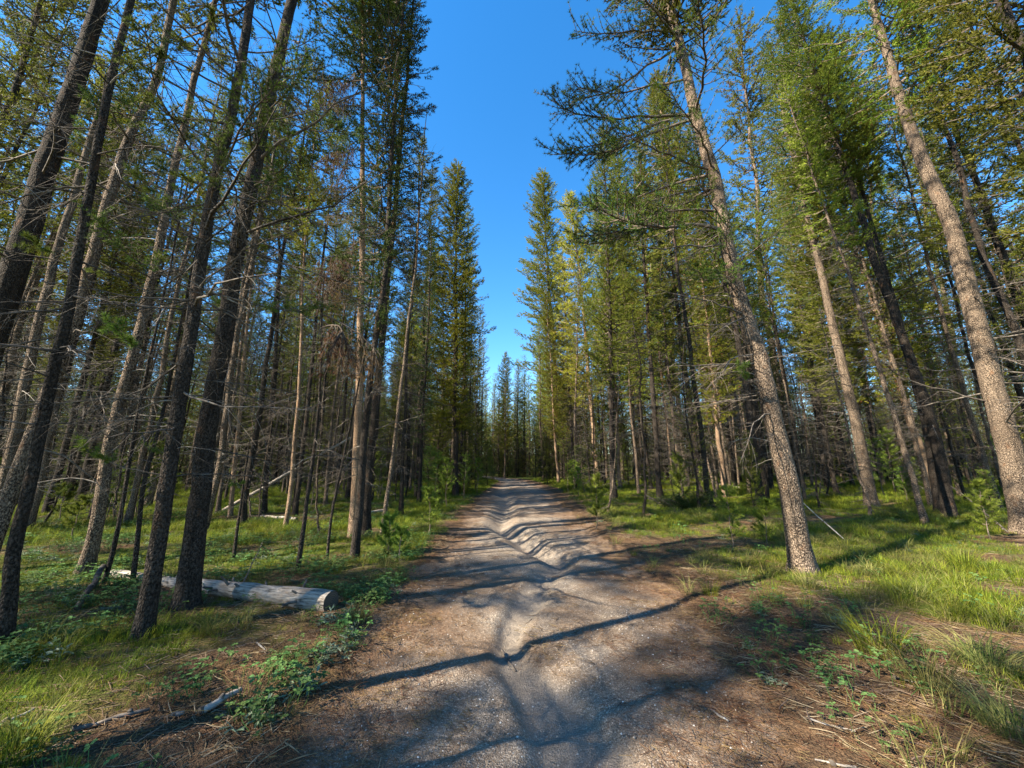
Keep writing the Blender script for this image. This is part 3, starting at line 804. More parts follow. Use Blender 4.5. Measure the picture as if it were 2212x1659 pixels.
hero('pine_tree', 'slim brown pine with a pale foot in the middle of the sunny grass', [(616, 1142), (630, 1046), (635, 972), (648, 800), (655, 600)], 12, 16, BARK_RED, 'thin0', 8, (1.6, 9, 6), curl=3, seed=21)
hero('pine_tree', 'slim dark pine just right of the brown one in the sunny grass', [(637, 1113), (650, 1002), (665, 884), (680, 720)], 14, 18, BARK_SHADED, 'thin1', 8, (1.6, 9, 6), curl=3, seed=22)
hero('pine_tree', 'crooked dark sapling stem rising over the foot of the log', [(222, 1262), (250, 1180), (268, 1060), (290, 930), (330, 760)], 13, 7, BARK_SHADED, None, 5, (1.4, 6, 6), curl=1, seed=23, lscale=.6, tuft=5, flare=.1)
hero('pine_tree', 'short crooked stem with tufts behind the slim pine at the log', [(287, 1258), (300, 1150), (316, 1030), (350, 900)], 14, 6, BARK_SHADED, None, 5, (1.4, 5, 6), curl=1, seed=24, lscale=.6, tuft=8, flare=.1)
hero('pine_tree', 'spindly leaning stem before the orange lit trunk', [(707, 1208), (712, 1134), (732, 1046), (750, 958)], 7, 4.5, BARK_SHADED, None, 3, (.8, 4, 6), curl=1, seed=25, lscale=.5, flare=.1)
hero('pine_tree', 'short young pine holding bright needle tufts above the sunny grass', [(505, 1205), (516, 1120), (527, 1051), (531, 1000)], 9, 2.3, BARK_SHADED, None, 3, (.6, 1.5, 5), curl=0, seed=26, lscale=.4, tuft=12, flare=.1)
for k, (px, w, lab) in enumerate((
    ([(1407, 1057), (1388, 928), (1379, 811), (1361, 685), (1340, 500)], 10, 'thin dark pine standing left of the dense dark shrub'),
    ([(1454, 1054), (1441, 928), (1425, 780), (1408, 600)], 8, 'thin pale pine between two dark trunks behind the dark shrub'),
    ([(1481, 1054), (1461, 943), (1440, 800), (1415, 600)], 12, 'straight dark pine right of the thin pale one behind the shrub'),
    ([(1516, 1073), (1505, 987), (1494, 899), (1470, 720)], 19, 'stout dark trunk rising out of the dense dark shrub'))):
    hero('pine_tree', lab, px, w, 21, BARK_RED if k == 1 else BARK_SHADED, ('green0', 'thin0', 'yellow1', 'dark0')[k], 8, (1.6, 9, 6), curl=3, seed=30 + k, crown_s=.85)
hero('dead_tree', 'grey dead leaning stem full of twigs beside the dense dark shrub', [(1549, 1080), (1526, 987), (1508, 920), (1480, 830)], 9, 4.2, BARK_SPOT, None, 4, (.8, 4, 9), curl=3, seed=36, lscale=.55, flare=.1)

# trees with a whole visible crown along the trail: base pixel, top pixel
def crowned(kind, base, top, label, sxy=1.0, group=None):
    B = at(*base); nrm = unit(np.array([B[0], B[1], 0])); dist = B @ nrm
    d = ray(*top); P = np.array([0, 0, CAM_H]) + d * dist / (d @ nrm)
    v = P - B; s = np.linalg.norm(v) / PR[kind]['H']
    q = Vector((0, 0, 1)).rotation_difference(Vector(unit(v)))
    t = plant(kind, B[0], B[1], s, label=label, group=group)
    t.rotation_euler = (q @ Euler((0, 0, random.uniform(0, 6.28))).to_quaternion()).to_euler()
    t.scale = (sxy * s, sxy * s, s)
    OCC.append((B[0], B[1], 1.6))
    return t
crowned('spire0', (984, 1072), (996, 358), 'tall pointed pine with a full sunlit crown on the left side of the sky gap', 1.05)
crowned('spire0', (1215, 1030), (1180, 372), 'tall pointed pine with the green spire on the right side of the sky gap', 1.0)
crowned('gold0', (1294, 1044), (1237, 412), 'rusty yellow crowned pine with a bright orange trunk right of the trail', 1.0)
crowned('dark0', (905, 1085), (925, 470), 'dark narrow pine between the leaning pole and the left spire', .8)
crowned('green1', (1012, 1052), (1022, 640), 'slim dark pine just behind the left spire beside the trail', .9)
crowned('green0', (1240, 1042), (1215, 560), 'dark green pine standing between the two sunlit pines right of the trail', 1.0)
crowned('yellow1', (1345, 1040), (1292, 420), 'olive crowned pine right behind the orange trunk', 1.1)
crowned('green0', (1375, 1036), (1330, 300), 'tall green pine behind the long left reaching limbs', 1.1)
crowned('yellow0', (1568, 1030), (1420, 150), 'tall yellow green pine behind the big speckled trunk', 1.1)
crowned('yellow0', (1424, 1038), (1383, 340), 'lit yellow green pine whose trunk rises behind the dark shrub', 1.0)
crowned('yellow1', (1478, 1030), (1446, 330), 'tall olive pine right of the dark shrub behind the front trunks', 1.2)
crowned('green0', (880, 1056), (893, 560), 'green pine seen between the crossed pines and the leaning pole', 1.1)
crowned('green0', (702, 1040), (730, 430), 'dark green pine behind the spindly leaning stem', 1.0)
crowned('yellow0', (640, 1032), (652, 320), 'lit green pine behind the slender pine at the pale leaning trunk', 1.0)
crowned('green1', (1120, 1030), (1120, 790), 'small far pine closing the gap at the end of the trail', 1.0)
crowned('yellow0', (1090, 1032), (1093, 760), 'sunlit far pine at the left of the gap at the end of the trail', 1.0)
crowned('yellow1', (1706, 1030), (1602, 40), 'olive pine rising between the big speckled trunk and the brown one', 1.1)
crowned('green1', (1796, 1026), (1690, 30), 'tall green pine behind the brown speckled trunk', 1.1)
crowned('yellow0', (1962, 1026), (1846, 210), 'lit yellow green pine behind the forked pine', 1.0)
crowned('yellow1', (2090, 1026), (1950, 190), 'olive pine seen between the forked pine and the massive trunk', 1.1)
for k, (bx, tx, ty, kd, w) in enumerate(((1062, 1062, 985, 'bushy0', 'leftmost'), (1084, 1085, 960, 'bushy1', 'second from left'), (1106, 1106, 990, 'bushy0', 'third from left'),
                                       (1128, 1127, 970, 'bushy1', 'fourth from left'), (1152, 1151, 985, 'bushy0', 'rightmost'))):
    crowned(kd, (bx, 1031), (tx, ty), f'young green pine, {w} of the row closing the far trail end', 1.5)
crowned('bushy1', (948, 1066), (957, 800), 'bushy young pine at the left edge of the trail under the dark narrow pine', 1.3)
crowned('bushy0', (925, 1078), (928, 960), 'bright round young pine left of the trail before the bushy one', 1.5)
crowned('bushy1', (1002, 1066), (1010, 850), 'dense thin leaved young pine under the left spire', 1.2)
crowned('bushy0', (1028, 1060), (1032, 900), 'small green pine where the trail goes over its crest on the left', 1.3)
crowned('bushy0', (1052, 1050), (1053, 950), 'smallest green pine at the crest of the trail', 1.4)
crowned('bushy1', (1183, 1046), (1180, 930), 'small green pine right of the trail crest', 1.3)
crowned('bushy0', (1252, 1052), (1247, 960), 'leafy young pine between the two sunlit pines right of the trail', 1.5)
crowned('bushy0', (1345, 1040), (1340, 930), 'bright young pine just right of the orange trunk', 1.5)
crowned('bushy1', (1628, 1096), (1608, 930), 'dense young pine tucked behind the big speckled trunk', 1.0)
crowned('bushy0', (1980, 1085), (1962, 985), 'leafy young pine between the brown trunk and the forked pine', 1.3)
crowned('bushy0', (2150, 1130), (2120, 1010), 'leafy young pine before the massive trunk at the right edge', 1.2)
crowned('bushy1', (560, 1075), (562, 970), 'young pine in the sunny clearing by the pale leaning trunk', 1.2)
crowned('bushy0', (250, 1110), (255, 1010), 'young pine in the sunny patch left of the nearly black trunk', 1.4)

# ------------------------------------------------------------------ the rest of the wood: every trunk a tree of its own
def project(x, y, z):
    dx, dy, dz = x, y, z - CAM_H
    f = dy * math.cos(PITCH) + dz * math.sin(PITCH); u = -dy * math.sin(PITCH) + dz * math.cos(PITCH)
    if f < .1: return None
    return 1106 + FPX * dx / f, 829.5 - FPX * u / f

def sky_gap_ok(x, y, H):
    l, r = trail_lr(y); c = .5 * (l + r)
    side = abs(x - c)
    if y < 0: return side > 4.5
    return side > np.interp(y, [0, 8, 20, 40, 60], [4.6, 4.8, 4.2, 4.0, 3.2])

placed = 0
cells = {}
def free(x, y, dmin):
    for (a, b, r) in OCC:
        if (a - x) ** 2 + (b - y) ** 2 < max(dmin, r) ** 2: return False
    return True
rs = random.Random(5)
cand = []
# in view: thinning with distance on purpose only by the cap on single trees
tries = 0
def zone(x, y):
    d = math.hypot(x, y)
    return ('left' if x < np.interp(y, ey, np.array(el) + 1.5) else 'right', 'near' if d < 14 else 'middle' if d < 26 else 'far' if d < 42 else 'very far')
KINDS = ['green0', 'green1', 'yellow0', 'yellow1', 'thin0', 'thin1', 'dark0', 'snag0', 'young0', 'young1']
near_n = 0
while placed < 262 and tries < 60000:
    tries += 1
    az = rs.uniform(-62, 62); u = rs.random()
    d = 12 + (56 - 12) * u ** 0.72
    x = d * math.sin(R(az)); y = d * math.cos(R(az))
    if not sky_gap_ok(x, y, 22): continue
    if d < 13: continue
    if not free(x, y, 1.05 if d < 30 else .9): continue
    k = rs.choices(KINDS, [1.8, 2.6, 2.0, 3.0, 5.0, 5.0, .5, 2.2, .8, .8] if x > 0 else [1.2, 2.2, .8, 2, 5, 5, .8, 1.6, 1.0, 1.0])[0]
    s = rs.uniform(.78, 1.12)
    cand.append((x, y, k, s)); OCC.append((x, y, .9)); placed += 1
cand.sort(key=lambda c: math.hypot(c[0], c[1]))
LOOK = {'green0': 'green pine', 'green1': 'high crowned green pine', 'yellow0': 'yellow green pine', 'yellow1': 'pale trunked olive pine',
        'thin0': 'thin pale pole pine', 'thin1': 'thin dark pole pine', 'dark0': 'dark bushy pine', 'snag0': 'grey dead snag', 'young0': 'bright young pine', 'young1': 'dull young pine'}
MARKS = [(-900, 'left edge'), (40, 'sunlit leaning pine'), (225, 'log end pine'), (445, 'nearly black trunk'), (770, 'orange lit trunk'), (985, 'left spire'), (1213, 'right spire'),
         (1400, 'dark shrub'), (1690, 'big speckled trunk'), (2030, 'forked pine'), (3200, 'right edge')]
RANK = 'second third fourth fifth sixth seventh eighth ninth tenth'.split()
def between(x, y):
    q = project(x, y, 1.2); px = q[0] if q else -800
    for a, b in zip(MARKS, MARKS[1:]):
        if px < b[0]: return a[1], b[1]
    return MARKS[-2][1], MARKS[-1][1]
def band(x, y):
    d = math.hypot(x, y)
    return 'close' if d < 18 else 'midway' if d < 28 else 'far' if d < 42 else 'distant'
def name_them(items, look):
    """items: (x, y, kind): a label for each that says between which marks it stands and its rank there"""
    bins = {}
    for n, (x, y, k) in enumerate(items): bins.setdefault((between(x, y), band(x, y), k), []).append(n)
    labs = [None] * len(items)
    for ((a, b), w, k), ns in bins.items():
        ns.sort(key=lambda n: items[n][0] / max(items[n][1], .5))
        for i, n in enumerate(ns):
            r = '' if len(ns) == 1 else ', leftmost' if i == 0 else ', ' + RANK[i - 1] + ' from left' if i - 1 < len(RANK) else ', farther right'
            labs[n] = f'{w} {look[k]} between {a} and {b}{r}'
    return labs
for (x, y, k, s), lab in zip(cand, name_them([c[:3] for c in cand], LOOK)):
    plant(k, x, y, s, lean=(rs.gauss(0, .022), rs.gauss(0, .022)), label=lab, group=f'pines in the wood {"left" if x < 0 else "right"} of the trail')

# pines past the left edge of the picture: their shade lies across the trail
rs2 = random.Random(12)
for (n_want, x0, x1, y0, y1, kinds) in ((9, -27, -7, -17, -1, ['green0', 'green1', 'green0', 'yellow0', 'thin1']), (16, -40, -8, -24, 10, ['thin0', 'thin1', 'thin1', 'snag0', 'green1'])):
    n = 0; tries = 0
    while n < n_want and tries < 4000:
        tries += 1
        x = rs2.uniform(x0, x1); y = rs2.uniform(y0, y1)
        if y > 0 and math.degrees(math.atan2(-x, y)) < 66: continue
        if not free(x, y, 1.7): continue
        OCC.append((x, y, 1.7)); n += 1
        plant(rs2.choice(kinds), x, y, rs2.uniform(.85, 1.1), label='pine outside the left edge that throws shade across the trail', group='shade pines past the left edge')

plant('dark0', -5.0, -2.0, .95, label='dark bushy pine outside the left edge that shades the lower right grass', group='shade pines past the left edge')
plant('snag0', -4.0, 1.75, 1.0, label='slim dead pine just outside the left edge whose branchy shadow lies across the near trail', group='shade pines past the left edge')
plant('twig1', -4.7, .35, 1.2, label='small dead pine outside the left edge behind the slim dead one', group='shade pines past the left edge')
OCC += [(-4.0, 1.75, .5), (-4.7, .35, .5)]

# suppressed dead stems full of twigs between the living trunks
rs3 = random.Random(44); stems = []
while len(stems) < 52:
    az = rs3.uniform(-58, 58); d = 11 + 27 * rs3.random() ** .8
    x, y = d * math.sin(R(az)), d * math.cos(R(az))
    if trail_d(x, y) < 1.2 or not free(x, y, .5): continue
    if x > 0 and d < 14: continue
    OCC.append((x, y, .4)); stems.append((x, y, rs3.choice(['twig0', 'twig1'])))
for (x, y, k), lab in zip(stems, name_them(stems, {'twig0': 'grey twiggy dead stem', 'twig1': 'dark twiggy dead stem'})):
    p = PR[k]; r = empty('dead_tree', (x, y, float(height(x, y)) - .05)); sc = rs3.uniform(.6, 1.15)
    r.scale = (sc,) * 3; r.rotation_euler = (rs3.gauss(0, .05), rs3.gauss(0, .05), rs3.uniform(0, 6.28))
    tag(r, lab, 'dead tree', 'dead stems between the living trunks')
    put('trunk', p['trunk'], r); put('dead_twigs', p['dead'], r)['kind'] = 'stuff'

# the wood behind everything: nobody could count it
def instancer(name, pts, rot, scl, idx, meshes, label, cat, kind='stuff'):
    me = bpy.data.meshes.new(name)
    n = len(pts)
    me.vertices.add(n); me.vertices.foreach_set('co', np.asarray(pts, np.float32).ravel())
    for an, tp, A in (('rot', 'FLOAT_VECTOR', rot), ('scl', 'FLOAT', scl), ('idx', 'INT', idx)):
        a = me.attributes.new(an, tp, 'POINT')
        if tp == 'FLOAT_VECTOR': a.data.foreach_set('vector', np.asarray(A, np.float32).ravel())
        else: a.data.foreach_set('value', np.asarray(A, np.int32 if tp == 'INT' else np.float32))
    o = put(name, me)
    col = bpy.data.collections.new(name + '_kinds')
    for k, m in enumerate(meshes):
        c = bpy.data.objects.new(f'{name}_kind_{k:02d}', m); col.objects.link(c)
    ng = bpy.data.node_groups.new(name + '_scatter', 'GeometryNodeTree')
    ng.interface.new_socket('Geometry', in_out='INPUT', socket_type='NodeSocketGeometry')
    ng.interface.new_socket('Geometry', in_out='OUTPUT', socket_type='NodeSocketGeometry')
    N = ng.nodes; Lk = ng.links
    gi = N.new('NodeGroupInput'); go = N.new('NodeGroupOutput')
    ip = N.new('GeometryNodeInstanceOnPoints'); ci = N.new('GeometryNodeCollectionInfo')
    ci.inputs['Collection'].default_value = col; ci.inputs['Separate Children'].default_value = True; ci.inputs['Reset Children'].default_value = True
    def attr(nm, tp):
        a = N.new('GeometryNodeInputNamedAttribute'); a.data_type = tp; a.inputs['Name'].default_value = nm; return a.outputs['Attribute']
    e2r = N.new('FunctionNodeEulerToRotation')
    Lk.new(attr('rot', 'FLOAT_VECTOR'), e2r.inputs[0]); Lk.new(e2r.outputs[0], ip.inputs['Rotation'])
    Lk.new(attr('scl', 'FLOAT'), ip.inputs['Scale']); Lk.new(attr('idx', 'INT'), ip.inputs['Instance Index'])
    ip.inputs['Pick Instance'].default_value = True
    Lk.new(gi.outputs[0], ip.inputs['Points']); Lk.new(ci.outputs[0], ip.inputs['Instance']); Lk.new(ip.outputs[0], go.inputs[0])
    md = o.modifiers.new('scatter', 'NODES'); md.node_group = ng
    tag(o, label, cat, kind=kind)
    return o

def far_tree(key):
    p = PR[key]; mats = []; mb = bpy.data.meshes.new('far_pine')
    import bmesh
    bm = bmesh.new(); off = 0
    for me in (p['trunk'], p['crown'], p['dead']):
        n0 = len(bm.faces); bm.from_mesh(me); bm.faces.ensure_lookup_table()
        for f in bm.faces[n0:]: f.material_index += off
        off += len(me.materials); mats += list(me.materials)
    bm.to_mesh(mb); bm.free()
    for m in mats: mb.materials.append(m)
    return mb
pts, rot, scl, idx = [], [], [], []
rf = random.Random(3)
for k in range(2700):
    az = rf.uniform(-66, 66); d = 44 + 90 * rf.random() ** .75
    x, y = d * math.sin(R(az)), d * math.cos(R(az))
    if y < 66 and not sky_gap_ok(x, min(y, 60), 20): continue
    if 60 <= y < 80 and abs(x - .5 * sum(trail_lr(y))) < 2.5: continue
    pts.append((x, y, float(height(x, y)) - .1)); rot.append((0, 0, rf.uniform(0, 6.28)))
    scl.append(rf.uniform(.5, 1.0) * (.9 if az > 12 else 1.1)); idx.append(rf.choice([1, 2, 2, 0]) if abs(az) < 6 else rf.choice([0, 0, 1, 1, 2, 2, 3]))
instancer('distant_forest', pts, rot, scl, idx, [far_tree(k) for k in ('wood0', 'wood1', 'wood2', 'thin1')], 'far wood of pines closing the view behind the counted trees', 'forest')

# ------------------------------------------------------------------ saplings and shrubs
def put_sapling(k, px, py, s, label, group=None, name='pine_sapling'):
    B = at(px, py)
    r = empty(name, (B[0], B[1], float(height(B[0], B[1])) - .02)); r.rotation_euler = (0, 0, random.uniform(0, 6.28)); r.scale = (s, s, s)
    tag(r, label, 'sapling', group)
    put('stem', SAP[k][0], r); put('foliage', SAP[k][1], r)
    return r
SG = 'pine saplings along the trail'
put_sapling(0, 1288, 1146, 1.0, 'waist high bushy sapling at the right edge of the gravel', SG)
put_sapling(0, 1580, 1192, .85, 'spindly bright sapling on the sunny needles left of the big trunk', SG)
put_sapling(1, 1664, 1184, .95, 'bushy sapling right against the big speckled trunk', SG)
put_sapling(2, 1632, 1095, 1.1, 'tall green sapling behind the big speckled trunk', SG)
put_sapling(0, 2140, 1165, .9, 'leafy sapling near the massive trunk at the right edge', SG)
put_sapling(2, 1960, 1085, .8, 'dark sapling between the brown trunk and the forked pine', SG)
put_sapling(1, 922, 1160, 1.1, 'dark bushy sapling at the left edge of the gravel', SG)
put_sapling(3, 838, 1200, 1.0, 'small feathery sapling in the grass left of the gravel', SG)
put_sapling(3, 862, 1212, .8, 'lowest little sapling in the grass left of the gravel', SG)
put_sapling(2, 965, 1098, 1.1, 'bright sapling behind the dark bushy one left of the trail', SG)
put_sapling(4, 940, 1092, 1.0, 'tall slender sapling left of the trail before the bushy young pine', SG)
put_sapling(4, 1002, 1078, 1.0, 'tall dense sapling close to the far part of the trail', SG)
put_sapling(2, 1030, 1068, 1.2, 'yellowish sapling beside the crest of the trail', SG)
put_sapling(4, 1228, 1064, .8, 'slender sapling before the right spire', SG)
put_sapling(2, 1250, 1076, .9, 'leafy sapling in the grass below the right spire', SG)
put_sapling(2, 1326, 1052, .9, 'bright sapling beside the orange trunk', SG)
put_sapling(1, 120, 1130, 1.2, 'pale green sapling in the sunny patch at the far left', SG)
put_sapling(1, 160, 1165, 1.0, 'low sapling near the foot of the dark pine at the log end', SG)
put_sapling(2, 262, 1105, 1.0, 'sapling in the sun behind the log', SG)
put_sapling(2, 560, 1085, 1.1, 'bright sapling under the white leaning deadwood', SG)
rsp = random.Random(31)
nsp = 0; saps = []
while nsp < 34:
    az = rsp.uniform(-56, 56); d = rsp.uniform(14, 46); x, y = d * math.sin(R(az)), d * math.cos(R(az))
    if trail_d(x, y) < .6 or not free(x, y, .6): continue
    r = empty('pine_sapling', (x, y, float(height(x, y)) - .03)); s = rsp.uniform(.7, 1.5); r.scale = (s, s, s); r.rotation_euler = (0, 0, rsp.uniform(0, 6))
    k = rsp.choice([0, 2, 4, 4]); saps.append((x, y, 's', r, k)); nsp += 1
for (x, y, _, r, k), lab in zip(saps, name_them([c[:3] for c in saps], {'s': 'small sapling'})):
    tag(r, lab, 'sapling', 'small saplings among the trunks')
    put('stem', SAP[k][0], r); put('foliage', SAP[k][1], r)

def shrub():
    """low dense dark juniper with sprays that spread to the left"""
    rng = np.random.default_rng(77); B = at(1494, 1098)
    root = empty('juniper_shrub', (B[0], B[1], float(height(B[0], B[1])) - .02)); tag(root, 'low dense dark shrub with sprays spreading towards the trail', 'shrub')
    st = MB(); fo = MB(); tp, td = [], []
    for k in range(120):
        az = rng.uniform(0, 6.28) if k < 80 else math.pi + rng.normal() * .35
        L = rng.uniform(.6, 1.15) * (1.1 if k < 80 else 1.8); up = rng.uniform(.3, 1.1) if k < 80 else rng.uniform(.15, .5)
        d = np.array([math.cos(az), math.sin(az) * .8, up]); tt = np.linspace(0, 1, 6)[:, None]
        Q = d * L * tt * .75 + np.array([0, 0, -.12]) * tt ** 2
        tube(st, Q, np.linspace(.012, .004, 6), 4)
        for s in np.linspace(.25, 1, 9):
            i = min(int(s * 5), 4); f = s * 5 - i; p = Q[i] * (1 - f) + Q[i + 1] * f
            for j in range(3):
                tp.append(p + rng.normal(size=3) * .05); td.append(unit(d + rng.normal(size=3) * .4))
    needles(fo, tp, td, 13, .06, .014, .8, 0, rng)
    st.build('stem', [LIMB], root); fo.build('foliage', [NEEDLE_D], root, smooth=False)
shrub()

# ------------------------------------------------------------------ fallen wood
def log(name, label, p0, p1, r0, r1, group=None, mat=None, knots=10, lift=.75, cat='log', seed=0, sag=True, broken=False):
    rng = np.random.default_rng(seed + 900)
    p0 = np.array(p0, float); p1 = np.array(p1, float)
    v = p1 - p0; L = np.linalg.norm(v)
    root = empty(name, p0); q = Vector((1, 0, 0)).rotation_difference(Vector(v / L)); root.rotation_euler = q.to_euler()
    tag(root, label, cat, group)
    n = max(8, int(L / .12)); t = np.linspace(0, 1, n)
    P = np.column_stack([t * L, (fbm(t * 4, t * 0 + seed, 5) - .5) * .05 * L ** .5, (fbm(t * 3, t * 0 + seed, 8) - .5) * .04 * L ** .5]); P[:, 1] -= P[0, 1]; P[:, 2] -= P[0, 2]
    rr = np.linspace(r0, r1, n) * (1 + .26 * (fbm(t * 14, t * 0 + 3, seed) - .5))
    mb = MB(); tube(mb, P, rr, 18, 0, cap=True, rough=.07, rng=rng)
    a = np.linspace(0, 2 * np.pi, 18, endpoint=False)
    mb.build('stem', [mat or LOGW], root)
    # sawn end
    e = MB(); tube(e, [[-.004, 0, 0], [.02, 0, 0]], [r0 * .97, r0 * .97], 18, 0, cap=False)
    ring = np.column_stack([np.full(18, -.004), np.cos(a) * r0 * .97, np.sin(a) * r0 * .97]); ring = np.vstack([ring, [[-.012, 0, 0]]])
    j = np.arange(18); e.add(ring, np.stack([j, np.full(18, 18), (j + 1) % 18], -1), 0)
    e.build('cut_end', [LOGEND], root, smooth=False)
    for k in range(knots):
        s = rng.uniform(.05, .95); az = rng.uniform(0, 6.28); i = int(s * (n - 1))
        d = np.array([rng.uniform(.2, .7), math.cos(az), math.sin(az)]); d /= np.linalg.norm(d)
        l = rr[i] * rng.uniform(1.1, 2.6)
        m = MB(); tube(m, [P[i] + d * rr[i] * .6, P[i] + d * (rr[i] * .6 + l * .5), P[i] + d * (rr[i] * .6 + l * .75)], [.02, .014, .010], 6)
        m.build('branch_stub', [TWIG], root)
    return root

g = lambda px, py, up=0.0: (lambda B: (B[0], B[1], float(height(B[0], B[1])) + up))(at(px, py))
log('fallen_log', 'white weathered log with a cut end lying in the grass beside the trail', g(714, 1312, .075), g(232, 1246, .055), .118, .07, knots=22, seed=1)
log('fallen_branch', 'thin crooked stick leaning over the white weathered log', g(512, 1290, .03), tuple(np.array(g(560, 1225)) + np.array([0, 0, .42])), .010, .005, knots=2, cat='branch', seed=24, mat=TWIG)
log('fallen_log', 'pale dead trunk leaning diagonally against a dark pine in the sunny grass', g(482, 1104, .05), (at(482, 1104) + (lambda d: d)(np.array([4.3, 2.0, 3.3]))), .075, .05, knots=8, seed=2)
log('fallen_log', 'upper pale log lying in the shaded clearing at the far left', g(104, 1052, .1), g(212, 1050, .1), .10, .07, knots=4, seed=3)
log('fallen_log', 'lower slanting log lying in the clearing at the far left', g(108, 1074, .08), g(205, 1062, .1), .08, .06, knots=4, seed=4)
log('fallen_log', 'thin pale log in the grass below the slim brown pine', g(640, 1124, .05), g(560, 1118, .05), .06, .045, knots=3, seed=5)
log('fallen_log', 'short pale log end between the crossed pines and the leaning pole', g(835, 1106, .06), g(800, 1110, .06), .08, .07, knots=2, seed=6)
log('fallen_log', 'long pale log on the grass behind the big speckled trunk', g(1535, 1046, .12), g(1600, 1056, .12), .12, .09, knots=4, seed=7)
log('fallen_log', 'pale log lying across behind the brown speckled trunk', g(1870, 1036, .1), g(2010, 1034, .1), .10, .08, knots=4, seed=8)
log('fallen_log', 'grey log lying further back behind the forked pine', g(1905, 1022, .1), g(2050, 1020, .1), .12, .08, knots=4, seed=9)
log('fallen_branch', 'pale broken branch lying slantwise in the shaded litter at the lower left', g(435, 1530, .025), g(520, 1484, .03), .026, .016, knots=2, cat='branch', seed=10, mat=TWIG_PALE)
log('fallen_branch', 'crooked dark branch lying in the litter left of the pale broken one', g(160, 1565, .02), g(325, 1520, .02), .014, .010, knots=3, cat='branch', seed=11, mat=TWIG)
log('fallen_branch', 'short pale chip of wood between the dark branch and the pale broken one', g(372, 1538, .012), g(398, 1533, .012), .018, .012, knots=0, cat='branch', seed=12, mat=TWIG_PALE)
log('fallen_branch', 'grey stick at the left edge near the bottom', g(0, 1560, .02), g(70, 1532, .04), .012, .008, knots=1, cat='branch', seed=13, mat=TWIG_PALE)
log('fallen_branch', 'mossy dead stem propped up in the grass before the slim pines', g(165, 1320, .03), tuple(np.array(g(215, 1262)) + np.array([0, 0, .25])), .03, .035, knots=3, cat='branch', seed=14, mat=TWIG)
log('fallen_branch', 'thin stick lying below the slim pine in the grass', g(352, 1360, .02), g(415, 1350, .02), .010, .007, knots=1, cat='branch', seed=15, mat=TWIG)
log('fallen_branch', 'small stick in the needle litter below the log end', g(555, 1385, .012), g(575, 1403, .012), .008, .006, knots=0, cat='branch', seed=16, mat=TWIG_PALE)
log('fallen_branch', 'thin forked stick on the needles right of the trail', g(1535, 1520, .01), g(1570, 1545, .01), .007, .005, knots=1, cat='branch', seed=17, mat=TWIG_PALE)
log('fallen_branch', 'long thin twig lying in the brown litter at the lower right', g(1740, 1560, .012), g(1850, 1590, .012), .006, .004, knots=1, cat='branch', seed=18, mat=TWIG_PALE)
log('fallen_branch', 'pale twig beside the grass clump at the lower right', g(1935, 1480, .012), g(2040, 1500, .012), .006, .004, knots=1, cat='branch', seed=19, mat=TWIG_PALE)
log('fallen_branch', 'bent twig near the bottom of the brown litter', g(1850, 1665, .01), g(1760, 1640, .012), .006, .004, knots=1, cat='branch', seed=20, mat=TWIG_PALE)
log('exposed_root', 'dark split root poking out of the left wall of the gully', g(1085, 1378, .03), g(1112, 1412, -.01), .009, .012, knots=2, cat='root', seed=21, mat=TWIG)
B0 = at(1828, 1165)
log('dead_pole', 'thin white dead stick leaning out of the grass right of the big trunk', (B0[0], B0[1], float(height(B0[0], B0[1])) - .02), (B0[0] - .62, B0[1] + .5, .95), .014, .010, knots=2, cat='stick', seed=22, mat=TWIG_PALE)
B1 = at(2180, 1150)
log('dead_pole', 'pale broken pole leaning before the massive trunk at the right edge', (B1[0], B1[1], float(height(B1[0], B1[1])) - .02), (B1[0] - .7, B1[1] + .4, 1.2), .018, .012, knots=4, cat='stick', seed=23, mat=TWIG)

# heaps of dead limbs on the floor: limbs one cannot count
def brush_pile(label, px0, px1, py, n, hmax, seed):
    rng = np.random.default_rng(seed); A = np.array(g(px0, py)); Bq = np.array(g(px1, py))
    mb = MB()
    for k in range(n):
        t = rng.random(); p = A * (1 - t) + Bq * t + np.array([0, rng.uniform(0, 2.0), 0]); p[2] = float(height(p[0], p[1])) + rng.uniform(.02, hmax)
        L = rng.uniform(.8, 2.6)
        sub = dead_limb(rng, L=L, r=rng.uniform(.012, .035), twigs=6, droop=rng.uniform(-.1, .2), tipup=0, sub=1, sides=4)
        az = rng.uniform(0, 6.28); M = np.eye(4); M[:3, :3] = np.array(Euler((rng.uniform(-.5, .5), rng.uniform(-.35, .25), az)).to_matrix()); M[:3, 3] = p
        mb.merge(sub, M)
    o = mb.build('brush_pile', [TWIG_PALE]); tag(o, label, 'brush pile', kind='stuff')
brush_pile('heap of grey dead limbs behind the big speckled trunk', 1460, 1600, 1026, 60, .8, 1)
brush_pile('low heap of pale sticks right of the orange trunk', 1305, 1385, 1040, 40, .35, 2)
brush_pile('scattered dead limbs on the floor between the right trunks', 1690, 1990, 1030, 36, .4, 3)

